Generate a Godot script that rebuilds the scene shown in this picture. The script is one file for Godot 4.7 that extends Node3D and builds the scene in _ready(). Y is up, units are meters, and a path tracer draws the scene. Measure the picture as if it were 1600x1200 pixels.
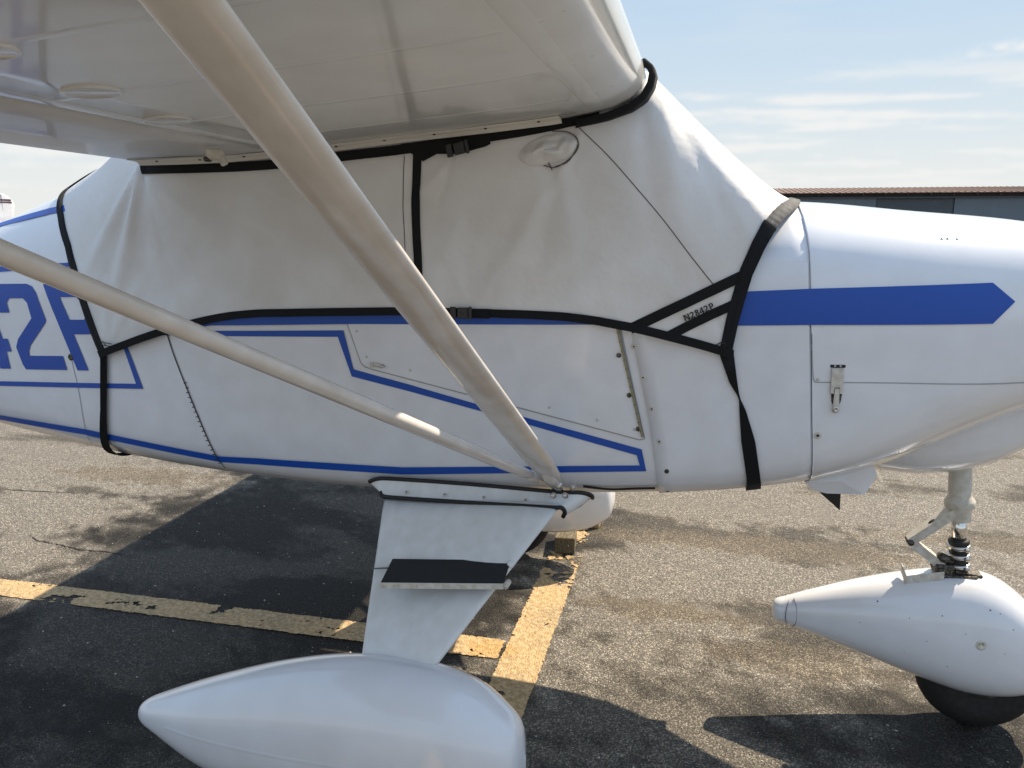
extends Node3D

const EXPOSURE := 1.75
const SUN_TOWARDS := Vector3(0.61, 1.0, -0.64)

var M := {}
var taken := {}
var rng := RandomNumberGenerator.new()
var fine := FastNoiseLite.new()

# fuselage and cowling sections: x, half width, bottom, widest, top, squareness below, squareness above
var FUS := [
	[-5.3, 0.03, 1.20, 1.30, 1.38, 3.0, 2.0], [-4.0, 0.17, 1.07, 1.33, 1.50, 4.0, 2.0], [-3.2, 0.285, 0.965, 1.37, 1.585, 5.0, 2.0],
	[-2.7, 0.35, 0.915, 1.38, 1.712, 7.0, 2.2], [-2.4, 0.39, 0.885, 1.38, 1.81, 8.0, 2.3], [-2.06, 0.435, 0.855, 1.38, 1.91, 9.0, 2.5],
	[-1.58, 0.485, 0.832, 1.38, 1.85, 10.0, 3.0], [-1.0, 0.5, 0.826, 1.38, 1.72, 11.0, 4.0], [-0.35, 0.5, 0.862, 1.38, 1.72, 11.0, 4.0],
	[0.05, 0.5, 0.903, 1.37, 1.735, 10.0, 3.8], [0.28, 0.5, 0.938, 1.32, 1.755, 6.5, 3.6], [0.6, 0.468, 1.005, 1.34, 1.727, 3.3, 3.3],
	[0.88, 0.40, 1.13, 1.38, 1.70, 2.9, 3.0], [1.15, 0.31, 1.22, 1.42, 1.655, 2.6, 2.5], [1.32, 0.24, 1.29, 1.44, 1.60, 2.6, 2.2], [1.42, 0.15, 1.34, 1.45, 1.55, 2.0, 2.0]]
# canvas cover sections: x, half width, hem, top, squareness
var COV := [
	[-2.5, 0.385, 1.12, 1.78, 2.3], [-2.42, 0.40, 1.15, 1.815, 2.3], [-2.17, 0.437, 1.21, 1.925, 2.6], [-2.06, 0.452, 1.24, 1.975, 3.0],
	[-1.85, 0.478, 1.305, 2.06, 4.5], [-1.5, 0.505, 1.395, 2.15, 7.0], [-1.0, 0.517, 1.428, 2.16, 8.0], [-0.4, 0.517, 1.425, 2.16, 8.0],
	[-0.2, 0.517, 1.40, 2.135, 6.0], [-0.156, 0.517, 1.394, 2.10, 6.5], [-0.061, 0.517, 1.372, 2.01, 5.6], [0.053, 0.517, 1.345, 1.905, 4.8],
	[0.165, 0.515, 1.318, 1.812, 4.2], [0.24, 0.513, 1.30, 1.768, 3.6], [0.30, 0.512, 1.28, 1.755, 3.6]]
# folds of the canvas: from, to, width, height
var FOLDS := [
	[-1.79, 1.87, -2.07, 1.50, 0.024, 0.012], [-1.79, 1.87, -1.93, 1.40, 0.030, 0.013], [-1.79, 1.86, -1.99, 1.44, 0.022, -0.008], [-1.78, 1.86, -1.80, 1.48, 0.035, -0.009],
	[-1.77, 1.86, -1.02, 1.55, 0.055, -0.014], [-1.75, 1.86, -1.10, 1.66, 0.050, 0.008], [-1.3, 1.80, -0.9, 1.50, 0.06, 0.006],
	[-0.36, 1.92, -0.62, 1.46, 0.035, 0.010], [-0.42, 1.84, -0.50, 1.46, 0.045, -0.009], [-0.40, 1.84, -0.35, 1.5, 0.04, 0.005], [-0.70, 1.70, -0.80, 1.48, 0.04, 0.006],
	[-0.13, 2.00, -0.02, 1.52, 0.045, 0.009], [-0.18, 1.98, -0.13, 1.48, 0.045, -0.008], [-0.07, 2.0, 0.14, 1.62, 0.022, 0.005], [-0.10, 2.0, 0.10, 1.60, 0.018, -0.0045], [-0.04, 1.97, 0.17, 1.68, 0.014, 0.0035], [0.06, 1.80, 0.155, 1.69, 0.010, 0.003], [0.10, 1.80, 0.185, 1.72, 0.010, -0.003],
	[-0.70, 1.89, -0.95, 1.66, 0.020, 0.005], [-0.72, 1.88, -0.78, 1.70, 0.018, -0.004], [-0.66, 1.44, -0.55, 1.62, 0.022, 0.006], [-0.68, 1.44, -0.73, 1.62, 0.020, 0.005], [-0.60, 1.45, -0.36, 1.60, 0.028, 0.005],
	[-1.79, 1.865, -1.55, 1.50, 0.018, 0.006], [-1.79, 1.865, -1.66, 1.46, 0.016, -0.005], [-1.79, 1.865, -1.38, 1.56, 0.020, 0.005], [-1.79, 1.86, -1.86, 1.55, 0.014, 0.006], [0.06, 1.36, -0.14, 1.56, 0.020, 0.005], [0.07, 1.38, -0.06, 1.62, 0.018, -0.004], [-1.98, 1.28, -1.80, 1.52, 0.018, 0.005],
	[0.02, 1.85, 0.16, 1.68, 0.022, 0.006], [-2.0, 1.28, -1.55, 1.45, 0.05, 0.007], [-1.96, 1.50, -1.98, 1.28, 0.025, 0.006], [-0.2, 1.42, 0.05, 1.42, 0.05, -0.006]]


class Soup:
	var st := SurfaceTool.new()
	func _init(smooth := true) -> void:
		st.begin(Mesh.PRIMITIVE_TRIANGLES)
		st.set_smooth_group(0 if smooth else -1)
	func tri(a: Vector3, b: Vector3, c: Vector3, out: Vector3) -> void:
		var n := (b - a).cross(c - a)
		if n.length_squared() < 1e-16:
			return
		st.add_vertex(a)
		if n.dot(out) < 0.0:
			st.add_vertex(b); st.add_vertex(c)
		else:
			st.add_vertex(c); st.add_vertex(b)
	func quad(a: Vector3, b: Vector3, c: Vector3, d: Vector3, out: Vector3) -> void:
		tri(a, b, c, out); tri(a, c, d, out)
	func smooth(on: bool) -> Soup:
		st.set_smooth_group(0 if on else -1)
		return self
	func box(size: Vector3, at := Transform3D(), bevel := 0.0) -> Soup:
		# a block with chamfered edges
		var h := size / 2.0
		var k := minf(bevel, minf(h.x, minf(h.y, h.z)) * 0.9)
		var p := func(sx: int, sy: int, sz: int, face: int) -> Vector3:
			var v := Vector3(sx * (h.x - k), sy * (h.y - k), sz * (h.z - k))
			v[face] += [sx, sy, sz][face] * k
			return at * v
		for f in 3:
			for s in [-1, 1]:
				var q := []
				for e in [[-1, -1], [1, -1], [1, 1], [-1, 1]]:
					var c := [0, 0, 0]
					c[f] = s; c[(f + 1) % 3] = e[0]; c[(f + 2) % 3] = e[1]
					q.append(p.call(c[0], c[1], c[2], f))
				var out := Vector3.ZERO
				out[f] = s
				quad(q[0], q[1], q[2], q[3], at.basis * out)
		if k > 0.0:
			for f in 3:
				var g := (f + 1) % 3
				var e := (f + 2) % 3
				for sf in [-1, 1]:
					for sg in [-1, 1]:
						var q := []
						for it in [[-1, f], [1, f], [1, g], [-1, g]]:
							var c := [0, 0, 0]
							c[f] = sf; c[g] = sg; c[e] = it[0]
							q.append(p.call(c[0], c[1], c[2], it[1]))
						var out := Vector3.ZERO
						out[f] = sf; out[g] = sg
						quad(q[0], q[1], q[2], q[3], at.basis * out)
			for sx in [-1, 1]:
				for sy in [-1, 1]:
					for sz in [-1, 1]:
						tri(p.call(sx, sy, sz, 0), p.call(sx, sy, sz, 1), p.call(sx, sy, sz, 2), at.basis * Vector3(sx, sy, sz))
		return self
	func loft(rings: Array, caps := true, closed := true) -> Soup:
		for i in rings.size() - 1:
			var a: PackedVector3Array = rings[i]
			var b: PackedVector3Array = rings[i + 1]
			var mid := Vector3.ZERO
			for v in a: mid += v / a.size() / 2.0
			for v in b: mid += v / b.size() / 2.0
			var n := a.size()
			for j in (n if closed else n - 1):
				var k := (j + 1) % n
				var c := (a[j] + a[k] + b[j] + b[k]) / 4.0
				quad(a[j], a[k], b[k], b[j], c - mid)
		if caps:
			for e in [0, rings.size() - 1]:
				var r: PackedVector3Array = rings[e]
				var o: PackedVector3Array = rings[1 if e == 0 else rings.size() - 2]
				var c := Vector3.ZERO
				var d := Vector3.ZERO
				for v in r: c += v / r.size()
				for v in o: d += v / o.size()
				for j in r.size():
					tri(c, r[j], r[(j + 1) % r.size()], c - d)
		return self
	func grid(rows: Array, out: Callable) -> Soup:
		for i in rows.size() - 1:
			var a: PackedVector3Array = rows[i]
			var b: PackedVector3Array = rows[i + 1]
			for j in a.size() - 1:
				var c := (a[j] + a[j + 1] + b[j] + b[j + 1]) / 4.0
				quad(a[j], a[j + 1], b[j + 1], b[j], out.call(c))
		return self
	func tube(pts: Array, radii: Array, sides := 12, caps := true, flat := 1.0, wide := Vector3.ZERO) -> Soup:
		# round, or flattened across «wide»
		var rings := []
		for i in pts.size():
			var t: Vector3 = (pts[mini(i + 1, pts.size() - 1)] - pts[maxi(i - 1, 0)]).normalized()
			var u := wide - t * wide.dot(t)
			if wide == Vector3.ZERO:
				u = t.cross(Vector3.UP if absf(t.y) < 0.9 else Vector3.RIGHT)
			u = u.normalized()
			var w := t.cross(u)
			var r := PackedVector3Array()
			for k in sides:
				var a := TAU * k / sides
				r.append(pts[i] + (u * cos(a) + w * sin(a) * flat) * radii[i])
			rings.append(r)
		return loft(rings, caps)
	func lathe(axis: Transform3D, profile: Array, sides := 24) -> Soup:
		# profile of (radius, height) along the axis' y, from its lower end up
		for k in sides:
			var a := TAU * k / sides
			var b := TAU * (k + 1) / sides
			for i in profile.size() - 1:
				var p: Array = profile[i]
				var q: Array = profile[i + 1]
				var o := Vector2(q[1] - p[1], p[0] - q[0])
				var out := axis.basis * Vector3(o.x * cos((a + b) / 2), o.y, o.x * sin((a + b) / 2))
				quad(axis * Vector3(p[0] * cos(a), p[1], p[0] * sin(a)), axis * Vector3(p[0] * cos(b), p[1], p[0] * sin(b)), axis * Vector3(q[0] * cos(b), q[1], q[0] * sin(b)), axis * Vector3(q[0] * cos(a), q[1], q[0] * sin(a)), out)
			for e in [0, profile.size() - 1]:
				var p: Array = profile[e]
				if p[0] > 0.0:
					tri(axis * Vector3(0, p[1], 0), axis * Vector3(p[0] * cos(a), p[1], p[0] * sin(a)), axis * Vector3(p[0] * cos(b), p[1], p[0] * sin(b)), axis.basis * Vector3(0, -1 if e == 0 else 1, 0))
		return self
	func done() -> ArrayMesh:
		st.generate_normals()
		st.index()
		return st.commit()


# ---------------------------------------------------------------- naming
func numbered(called: String) -> String:
	var k: int = taken.get(called, 0)
	taken[called] = k + 1
	return called if k == 0 else "%s_%03d" % [called, k]


func thing(called: String, label: String, category: String, at := Vector3.ZERO, group := "") -> Node3D:
	var o := Node3D.new()
	o.name = numbered(called)
	add_child(o, true)
	o.position = at
	o.set_meta("label", label)
	o.set_meta("category", category)
	if group:
		o.set_meta("group", group)
	return o


func part(called: String, mesh: Mesh, material: Material, parent: Node, at := Transform3D()) -> MeshInstance3D:
	var o := MeshInstance3D.new()
	o.name = numbered(called)
	o.mesh = mesh
	o.material_override = material
	o.transform = at
	parent.add_child(o, true)
	return o


func structure(called: String, mesh: Mesh, material: Material, label: String) -> MeshInstance3D:
	var o := part(called, mesh, material, self)
	o.set_meta("kind", "structure")
	o.set_meta("label", label)
	return o


# ---------------------------------------------------------------- shapes of the aeroplane
func herm(t: Array, x: float) -> Array:
	var n := t.size()
	x = clampf(x, t[0][0], t[n - 1][0])
	var i := 0
	while i < n - 2 and t[i + 1][0] <= x:
		i += 1
	var h: float = t[i + 1][0] - t[i][0]
	var s: float = (x - t[i][0]) / h
	var ia := maxi(i - 1, 0)
	var ib := mini(i + 2, n - 1)
	var out := []
	for k in range(1, t[0].size()):
		var ma: float = (t[i + 1][k] - t[ia][k]) / (t[i + 1][0] - t[ia][0])
		var mb: float = (t[ib][k] - t[i][k]) / (t[ib][0] - t[i][0])
		out.append((2 * s * s * s - 3 * s * s + 1) * t[i][k] + (s * s * s - 2 * s * s + s) * h * ma + (3 * s * s - 2 * s * s * s) * t[i + 1][k] + (s * s * s - s * s) * h * mb)
	return out


func line_at(t: Array, x: float) -> float:
	# piecewise straight: [[x, value], ...] with rising or falling x
	var n := t.size()
	var up: bool = t[n - 1][0] > t[0][0]
	for i in n - 1:
		var a: float = t[i][0]
		var b: float = t[i + 1][0]
		if (x <= b) == up or x == b or i == n - 2:
			var s := clampf((x - a) / (b - a), 0.0, 1.0)
			return lerpf(t[i][1], t[i + 1][1], s)
	return t[0][1]


func sect(n: float, s: float) -> Vector2:
	# quarter of a superellipse, s from 0 (side) to 1 (top): (rise, half width) as shares
	var rb := pow(0.5, 1.0 / n)
	if s <= 0.6:
		var r := rb * s / 0.6
		return Vector2(r, pow(1.0 - pow(r, n), 1.0 / n))
	var z := rb * (1.0 - (s - 0.6) / 0.4)
	return Vector2(pow(maxf(0.0, 1.0 - pow(maxf(z, 0.0), n)), 1.0 / n), maxf(z, 0.0))


func body_pt(x: float, s: float, off := 0.0, side := 1.0) -> Vector3:
	# a point on the fuselage skin: s -1 belly, 0 widest, 1 top
	var f := herm(FUS, x)
	var up := s >= 0.0
	var n: float = f[5] if up else f[4]
	var h: float = f[3] - f[2] if up else f[2] - f[1]
	var q := sect(n, absf(s))
	var nz: float = pow(q.y, n - 1.0) / f[0]
	var ny := pow(q.x, n - 1.0) / h * (1.0 if up else -1.0)
	var v := Vector2(ny, nz).normalized()
	return Vector3(x, f[2] + q.x * h * (1.0 if up else -1.0) + v.x * off, (q.y * f[0] + v.y * off) * side)


func seam_x(y: float) -> float:
	return line_at([[0.9, 0.330], [1.17, 0.306], [1.35, 0.292], [1.47, 0.282], [1.62, 0.272], [1.76, 0.252]], y)


func body_z(x: float, y: float) -> float:
	var f := herm(FUS, x)
	var r: float = (y - f[2]) / (f[3] - f[2]) if y > f[2] else (f[2] - y) / (f[2] - f[1])
	var n: float = f[5] if y > f[2] else f[4]
	return f[0] * pow(maxf(0.0, 1.0 - pow(minf(r, 1.0), n)), 1.0 / n) + (0.004 if x > seam_x(y) else 0.0)


func wrinkle(x: float, y: float) -> float:
	var d := 0.0
	for f in FOLDS:
		var a := Vector2(f[0], f[1])
		var b := Vector2(f[2], f[3]) - a
		var p := Vector2(x, y) - a
		var t := p.dot(b) / b.length_squared()
		if t < -0.2 or t > 1.2:
			continue
		var off := absf(p.cross(b)) / b.length()
		var w: float = f[4] * (0.35 + 0.9 * clampf(t, 0.0, 1.0))
		d += f[5] * exp(-off * off / w / w) * smoothstep(-0.15, 0.08, t) * (1.0 - smoothstep(0.6, 1.15, t))
	var hem: float = herm(COV, x)[1]
	d += 0.0028 * sin(x * 47.0 + 6.0 * fine.get_noise_2d(x * 9.0, 3.0)) * exp(-absf(y - hem) / 0.07) * (0.4 + 0.6 * absf(fine.get_noise_2d(x * 11.0, 44.0)) * 3.0)
	return d + fine.get_noise_2d(x * 5.0, y * 5.0) * 0.006 + fine.get_noise_2d(x * 16.0 + 40.0, y * 9.0) * 0.0022


func cover_pt(x: float, s: float, off := 0.0) -> Vector3:
	var f := herm(COV, x)
	var h: float = f[2] - f[1]
	var q := sect(f[3], absf(s))
	var v := Vector2(pow(q.x, f[3] - 1.0) / h, pow(q.y, f[3] - 1.0) / f[0]).normalized()
	var y: float = f[1] + q.x * h
	var d := off + wrinkle(x, y) * smoothstep(0.0, 0.08, absf(s))
	return Vector3(x, y + v.x * d, (q.y * f[0] + v.y * d) * (1.0 if s >= 0 else -1.0))


func cover_z(x: float, y: float) -> float:
	var f := herm(COV, x)
	var r: float = clampf((y - f[1]) / (f[2] - f[1]), 0.0, 1.0)
	return f[0] * pow(maxf(0.0, 1.0 - pow(r, f[3])), 1.0 / f[3]) + wrinkle(x, y)


func cover_edge(front: bool, s: float) -> float:
	var t := [[1.34, 0.066], [1.433, 0.080], [1.494, 0.093], [1.564, 0.110], [1.632, 0.137], [1.678, 0.161], [1.712, 0.187], [1.733, 0.212], [1.749, 0.238], [1.764, 0.262]]
	if not front:
		t = [[1.25, -2.006], [1.409, -2.064], [1.538, -2.112], [1.613, -2.149], [1.711, -2.229], [1.79, -2.315], [1.815, -2.335], [1.86, -2.265], [1.93, -2.16]]
	var x: float = t[4][1]
	for k in 8:
		var f := herm(COV, x)
		x = lerpf(x, line_at(t, f[1] + (f[2] - f[1]) * sect(f[3], absf(s)).x), 0.7)
	return x


func sheet(poly: Array, zf: Callable, off: float, thick := 0.0, cell := 0.04, hole := []) -> ArrayMesh:
	# a thin sheet of that outline (x, y pairs) which follows the surface z = zf(x, y)
	var p := PackedVector2Array()
	for k in range(0, poly.size(), 2):
		p.append(Vector2(poly[k], poly[k + 1]))
	return sheet_of([p], zf, off, thick, cell, hole)


func sheet_of(polys: Array, zf: Callable, off: float, thick := 0.0, cell := 0.04, hole := []) -> ArrayMesh:
	var s := Soup.new(true)
	var cut := PackedVector2Array()
	for k in range(0, hole.size(), 2):
		cut.append(Vector2(hole[k], hole[k + 1]))
	for p: PackedVector2Array in polys:
		var r := Rect2(p[0], Vector2.ZERO)
		for v in p: r = r.expand(v)
		for i in range(floori(r.position.x / cell), ceili(r.end.x / cell)):
			for j in range(floori(r.position.y / cell), ceili(r.end.y / cell)):
				var c := PackedVector2Array([Vector2(i, j) * cell, Vector2(i + 1, j) * cell, Vector2(i + 1, j + 1) * cell, Vector2(i, j + 1) * cell])
				var pieces := Geometry2D.intersect_polygons(p, c)
				if cut.size():
					var rest := []
					for q in pieces: rest.append_array(Geometry2D.clip_polygons(q, cut))
					pieces.assign(rest)
				for q in pieces:
					var ids := Geometry2D.triangulate_polygon(q)
					for k in range(0, ids.size(), 3):
						var t := []
						for m in 3:
							var v: Vector2 = q[ids[k + m]]
							t.append(Vector3(v.x, v.y, zf.call(v.x, v.y) + off))
						s.tri(t[0], t[1], t[2], Vector3.BACK)
		if thick > 0.0:
			var ccw := not Geometry2D.is_polygon_clockwise(p)
			for k in p.size():
				var a := p[k]
				var b := p[(k + 1) % p.size()]
				var n := maxi(1, ceili(a.distance_to(b) / cell))
				var o := Vector2(b.y - a.y, a.x - b.x) * (1.0 if ccw else -1.0)
				for m in n:
					var u := a.lerp(b, float(m) / n)
					var w := a.lerp(b, float(m + 1) / n)
					var zu: float = zf.call(u.x, u.y) + off
					var zw: float = zf.call(w.x, w.y) + off
					s.smooth(false).quad(Vector3(u.x, u.y, zu), Vector3(w.x, w.y, zw), Vector3(w.x, w.y, zw - thick), Vector3(u.x, u.y, zu - thick), Vector3(o.x, o.y, 0))
			s.smooth(true)
	return s.done()


func strap(pts: Array, width: float, zf: Callable, off: float, thick := 0.003) -> ArrayMesh:
	# a band of that width along (x, y) points, rounded through them
	var c := PackedVector2Array()
	var n := pts.size() / 2
	for i in n - 1:
		var g := func(k: int) -> Vector2:
			k = clampi(k, 0, n - 1)
			return Vector2(pts[2 * k], pts[2 * k + 1])
		for m in 5:
			c.append(g.call(i).cubic_interpolate(g.call(i + 1), g.call(i - 1), g.call(i + 2), m / 5.0) if n > 2 else g.call(i).lerp(g.call(i + 1), m / 5.0))
	c.append(Vector2(pts[-2], pts[-1]))
	return sheet_of(Geometry2D.offset_polyline(c, width / 2.0, Geometry2D.JOIN_ROUND, Geometry2D.END_BUTT), zf, off, thick, 0.03)


func band_grid(lo: Callable, hi: Callable, s0: float, s1: float, n: int, pt: Callable) -> ArrayMesh:
	# a strip along the section: its two edges are x = lo(y), hi(y)
	var s := Soup.new(true)
	var rows := []
	for i in n + 1:
		var u := lerpf(s0, s1, float(i) / n)
		var r := PackedVector3Array()
		for e in [lo, hi]:
			var x: float = e.call(1.3)
			for k in 4:
				x = e.call(pt.call(x, u, 0.0).y)
			for f in ([0.0, 0.004] if e == lo else [0.004, 0.0]):
				r.append(pt.call(x, u, f))
		rows.append(r)
	return s.grid(rows, func(c: Vector3) -> Vector3: return Vector3(0, c.y - 1.3, c.z)).done()


# ---------------------------------------------------------------- materials
func noise_tex(freq: float, type: int, lo: Color, hi: Color, size := 512, octaves := 4, bumps := 0.0, seed_ := 1, ret := FastNoiseLite.RETURN_DISTANCE) -> NoiseTexture2D:
	var n := FastNoiseLite.new()
	n.noise_type = type
	n.frequency = freq
	n.fractal_octaves = octaves
	n.seed = seed_
	n.cellular_return_type = ret
	if type == FastNoiseLite.TYPE_CELLULAR:
		n.fractal_type = FastNoiseLite.FRACTAL_NONE
	var t := NoiseTexture2D.new()
	t.width = size
	t.height = size
	t.seamless = true
	t.noise = n
	if bumps > 0.0:
		t.as_normal_map = true
		t.bump_strength = bumps
	else:
		var g := Gradient.new()
		g.set_color(0, lo)
		g.set_color(1, hi)
		t.color_ramp = g
	return t


func lin(r: float, g: float, b: float) -> Color:
	return Color(r, g, b).linear_to_srgb()


func mat(called: String, c: Color, rough := 0.5, metal := 0.0, coat := 0.0) -> StandardMaterial3D:
	var m := StandardMaterial3D.new()
	m.resource_name = called
	m.albedo_color = c
	m.roughness = rough
	m.metallic = metal
	if coat > 0.0:
		m.clearcoat_enabled = true
		m.clearcoat = coat
		m.clearcoat_roughness = 0.06
	M[called] = m
	return m


func worn(m: StandardMaterial3D, t: Texture2D, metres: float) -> void:
	m.albedo_texture = t
	m.uv1_triplanar = true
	m.uv1_world_triplanar = true
	m.uv1_scale = Vector3.ONE / metres


func relief(m: StandardMaterial3D, t: Texture2D, amount: float) -> void:
	m.normal_enabled = true
	m.normal_texture = t
	m.normal_scale = amount


func make_materials() -> void:
	var dirt := noise_tex(0.012, FastNoiseLite.TYPE_SIMPLEX_SMOOTH, Color(0.955, 0.95, 0.945), Color(1, 1, 1), 512, 5, 0.0, 3)
	worn(mat("white_paint", lin(0.79, 0.815, 0.875), 0.30, 0.0, 0.45), dirt, 0.9)
	relief(M.white_paint, noise_tex(0.012, FastNoiseLite.TYPE_SIMPLEX_SMOOTH, Color.BLACK, Color.WHITE, 512, 3, 6.0, 61), 0.10)
	worn(mat("white_gloss", lin(0.80, 0.825, 0.88), 0.22, 0.0, 0.9), dirt, 1.1)
	worn(mat("leg_paint", lin(0.80, 0.81, 0.83), 0.45), noise_tex(0.02, FastNoiseLite.TYPE_SIMPLEX, Color(0.92, 0.92, 0.90), Color(1, 1, 1), 512, 5, 0.0, 8), 0.7)
	worn(mat("wing_paint", lin(0.85, 0.86, 0.86), 0.26, 0.0, 0.6), noise_tex(0.006, FastNoiseLite.TYPE_SIMPLEX_SMOOTH, Color(0.90, 0.895, 0.88), Color(1, 1, 1), 512, 5, 0.0, 5), 1.6)
	worn(mat("flap_paint", lin(0.74, 0.735, 0.73), 0.42, 0.0, 0.2), dirt, 0.7)
	worn(mat("strut_paint", lin(0.80, 0.785, 0.77), 0.26, 0.0, 0.6), noise_tex(0.02, FastNoiseLite.TYPE_SIMPLEX, Color(0.90, 0.88, 0.86), Color(1, 1, 1), 256, 4, 0.0, 6), 0.5)
	M.strut_paint.clearcoat_roughness = 0.14
	mat("cream_paint", lin(0.70, 0.68, 0.62), 0.4)
	mat("blue_paint", lin(0.004, 0.070, 0.40), 0.42)
	mat("gap", lin(0.02, 0.02, 0.02), 0.9)
	mat("faint_gap", lin(0.16, 0.155, 0.15), 0.9)
	mat("hairline", lin(0.36, 0.365, 0.375), 0.8)
	mat("rubber", lin(0.012, 0.012, 0.013), 0.6)
	worn(mat("tyre_rubber", lin(0.022, 0.021, 0.021), 0.8), noise_tex(0.05, FastNoiseLite.TYPE_SIMPLEX, Color(0.6, 0.58, 0.55), Color(1, 1, 1), 256), 0.4)
	worn(mat("grip", lin(0.02, 0.021, 0.024), 0.7), noise_tex(0.4, FastNoiseLite.TYPE_SIMPLEX, Color(0.5, 0.5, 0.5), Color(1, 1, 1), 256), 0.15)
	mat("steel", lin(0.55, 0.54, 0.52), 0.28, 1.0)
	mat("chrome", lin(0.75, 0.74, 0.72), 0.1, 1.0)
	mat("brass", lin(0.30, 0.28, 0.18), 0.5, 0.4)
	worn(mat("grimy_metal", lin(0.30, 0.28, 0.25), 0.5, 0.6), noise_tex(0.06, FastNoiseLite.TYPE_SIMPLEX, Color(0.15, 0.13, 0.1), Color(1, 1, 1), 256, 4, 0.0, 12), 0.2)
	worn(mat("worn_white", lin(0.70, 0.69, 0.65), 0.45), noise_tex(0.04, FastNoiseLite.TYPE_SIMPLEX, Color(0.84, 0.81, 0.76), Color(1, 1, 1), 256, 5, 0.0, 14), 0.35)
	var cloth := noise_tex(0.008, FastNoiseLite.TYPE_SIMPLEX_SMOOTH, Color(0.93, 0.91, 0.89), Color(1, 1, 1), 512, 4, 0.0, 21)
	worn(mat("canvas", lin(0.80, 0.815, 0.835), 0.92), cloth, 1.3)
	relief(M.canvas, noise_tex(0.05, FastNoiseLite.TYPE_SIMPLEX, Color.BLACK, Color.WHITE, 512, 5, 3.0, 22), 0.18)
	M.canvas.rim_enabled = true
	M.canvas.rim = 0.15
	worn(mat("webbing", lin(0.008, 0.009, 0.012), 0.95), noise_tex(0.3, FastNoiseLite.TYPE_SIMPLEX, Color(0.65, 0.65, 0.65), Color(1, 1, 1), 256), 0.2)
	mat("thread", lin(0.035, 0.03, 0.028), 0.9)
	mat("brown_thread", lin(0.11, 0.09, 0.08), 0.9)
	mat("buckle_plastic", lin(0.025, 0.027, 0.028), 0.35)
	worn(mat("elastic", lin(0.17, 0.17, 0.17), 0.9), noise_tex(0.12, FastNoiseLite.TYPE_CELLULAR, Color(0.72, 0.72, 0.72), Color(1, 1, 1), 256, 1, 0.0, 5, FastNoiseLite.RETURN_CELL_VALUE), 0.25)
	mat("pen_ink", lin(0.16, 0.13, 0.24), 0.6)
	var ply := noise_tex(0.02, FastNoiseLite.TYPE_SIMPLEX, Color(0.55, 0.48, 0.40), Color(1, 1, 1), 256, 5, 0.0, 31)
	worn(mat("lumber", lin(0.46, 0.34, 0.20), 0.8), ply, 0.2)
	M.lumber.uv1_scale = Vector3(12, 12, 2)
	worn(mat("grey_lumber", lin(0.22, 0.20, 0.14), 0.85), ply, 0.2)
	M.grey_lumber.uv1_scale = Vector3(14, 14, 2)
	# asphalt: separate stones a few millimetres across in dark binder
	var a := mat("asphalt", lin(0.52, 0.493, 0.45), 0.72)
	a.metallic_specular = 0.3
	a.vertex_color_use_as_albedo = true
	var st := noise_tex(0.30, FastNoiseLite.TYPE_CELLULAR, Color.BLACK, Color.WHITE, 1024, 1, 0.0, 41, FastNoiseLite.RETURN_CELL_VALUE)
	st.color_ramp.offsets = PackedFloat32Array([0.0, 0.28, 0.60, 0.84, 0.97])
	st.color_ramp.colors = PackedColorArray([Color(0.42, 0.42, 0.43), Color(0.54, 0.53, 0.52), Color(0.62, 0.61, 0.60), Color(0.76, 0.745, 0.72), Color(1.0, 0.99, 0.96)])
	worn(a, st, 1.37)
	relief(a, noise_tex(0.30, FastNoiseLite.TYPE_CELLULAR, Color.BLACK, Color.WHITE, 1024, 1, 5.0, 41), 0.7)
	var y := mat("yellow_paint", lin(0.66, 0.475, 0.265), 0.7)
	worn(y, noise_tex(0.035, FastNoiseLite.TYPE_SIMPLEX, Color(0.74, 0.72, 0.66), Color(1, 1, 1), 512, 6, 0.0, 51), 0.6)
	y.vertex_color_use_as_albedo = true
	relief(y, noise_tex(0.17, FastNoiseLite.TYPE_CELLULAR, Color.BLACK, Color.WHITE, 512, 1, 5.0, 42), 0.6)
	mat("pale_stone", lin(0.42, 0.40, 0.37), 0.6)
	mat("crack", lin(0.012, 0.012, 0.012), 1.0)
	worn(mat("hangar_blue", lin(0.145, 0.185, 0.225), 0.6), dirt, 6.0)
	worn(mat("hangar_grey", lin(0.075, 0.095, 0.115), 0.6), dirt, 6.0)
	mat("hangar_dark", lin(0.05, 0.05, 0.055), 0.8)
	worn(mat("rust_roof", lin(0.22, 0.14, 0.115), 0.8), noise_tex(0.03, FastNoiseLite.TYPE_SIMPLEX, Color(0.7, 0.66, 0.62), Color(1, 1, 1), 256), 4.0)
	mat("maroon_paint", lin(0.07, 0.008, 0.018), 0.35)
	mat("window_glass", lin(0.03, 0.035, 0.04), 0.05)


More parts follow.
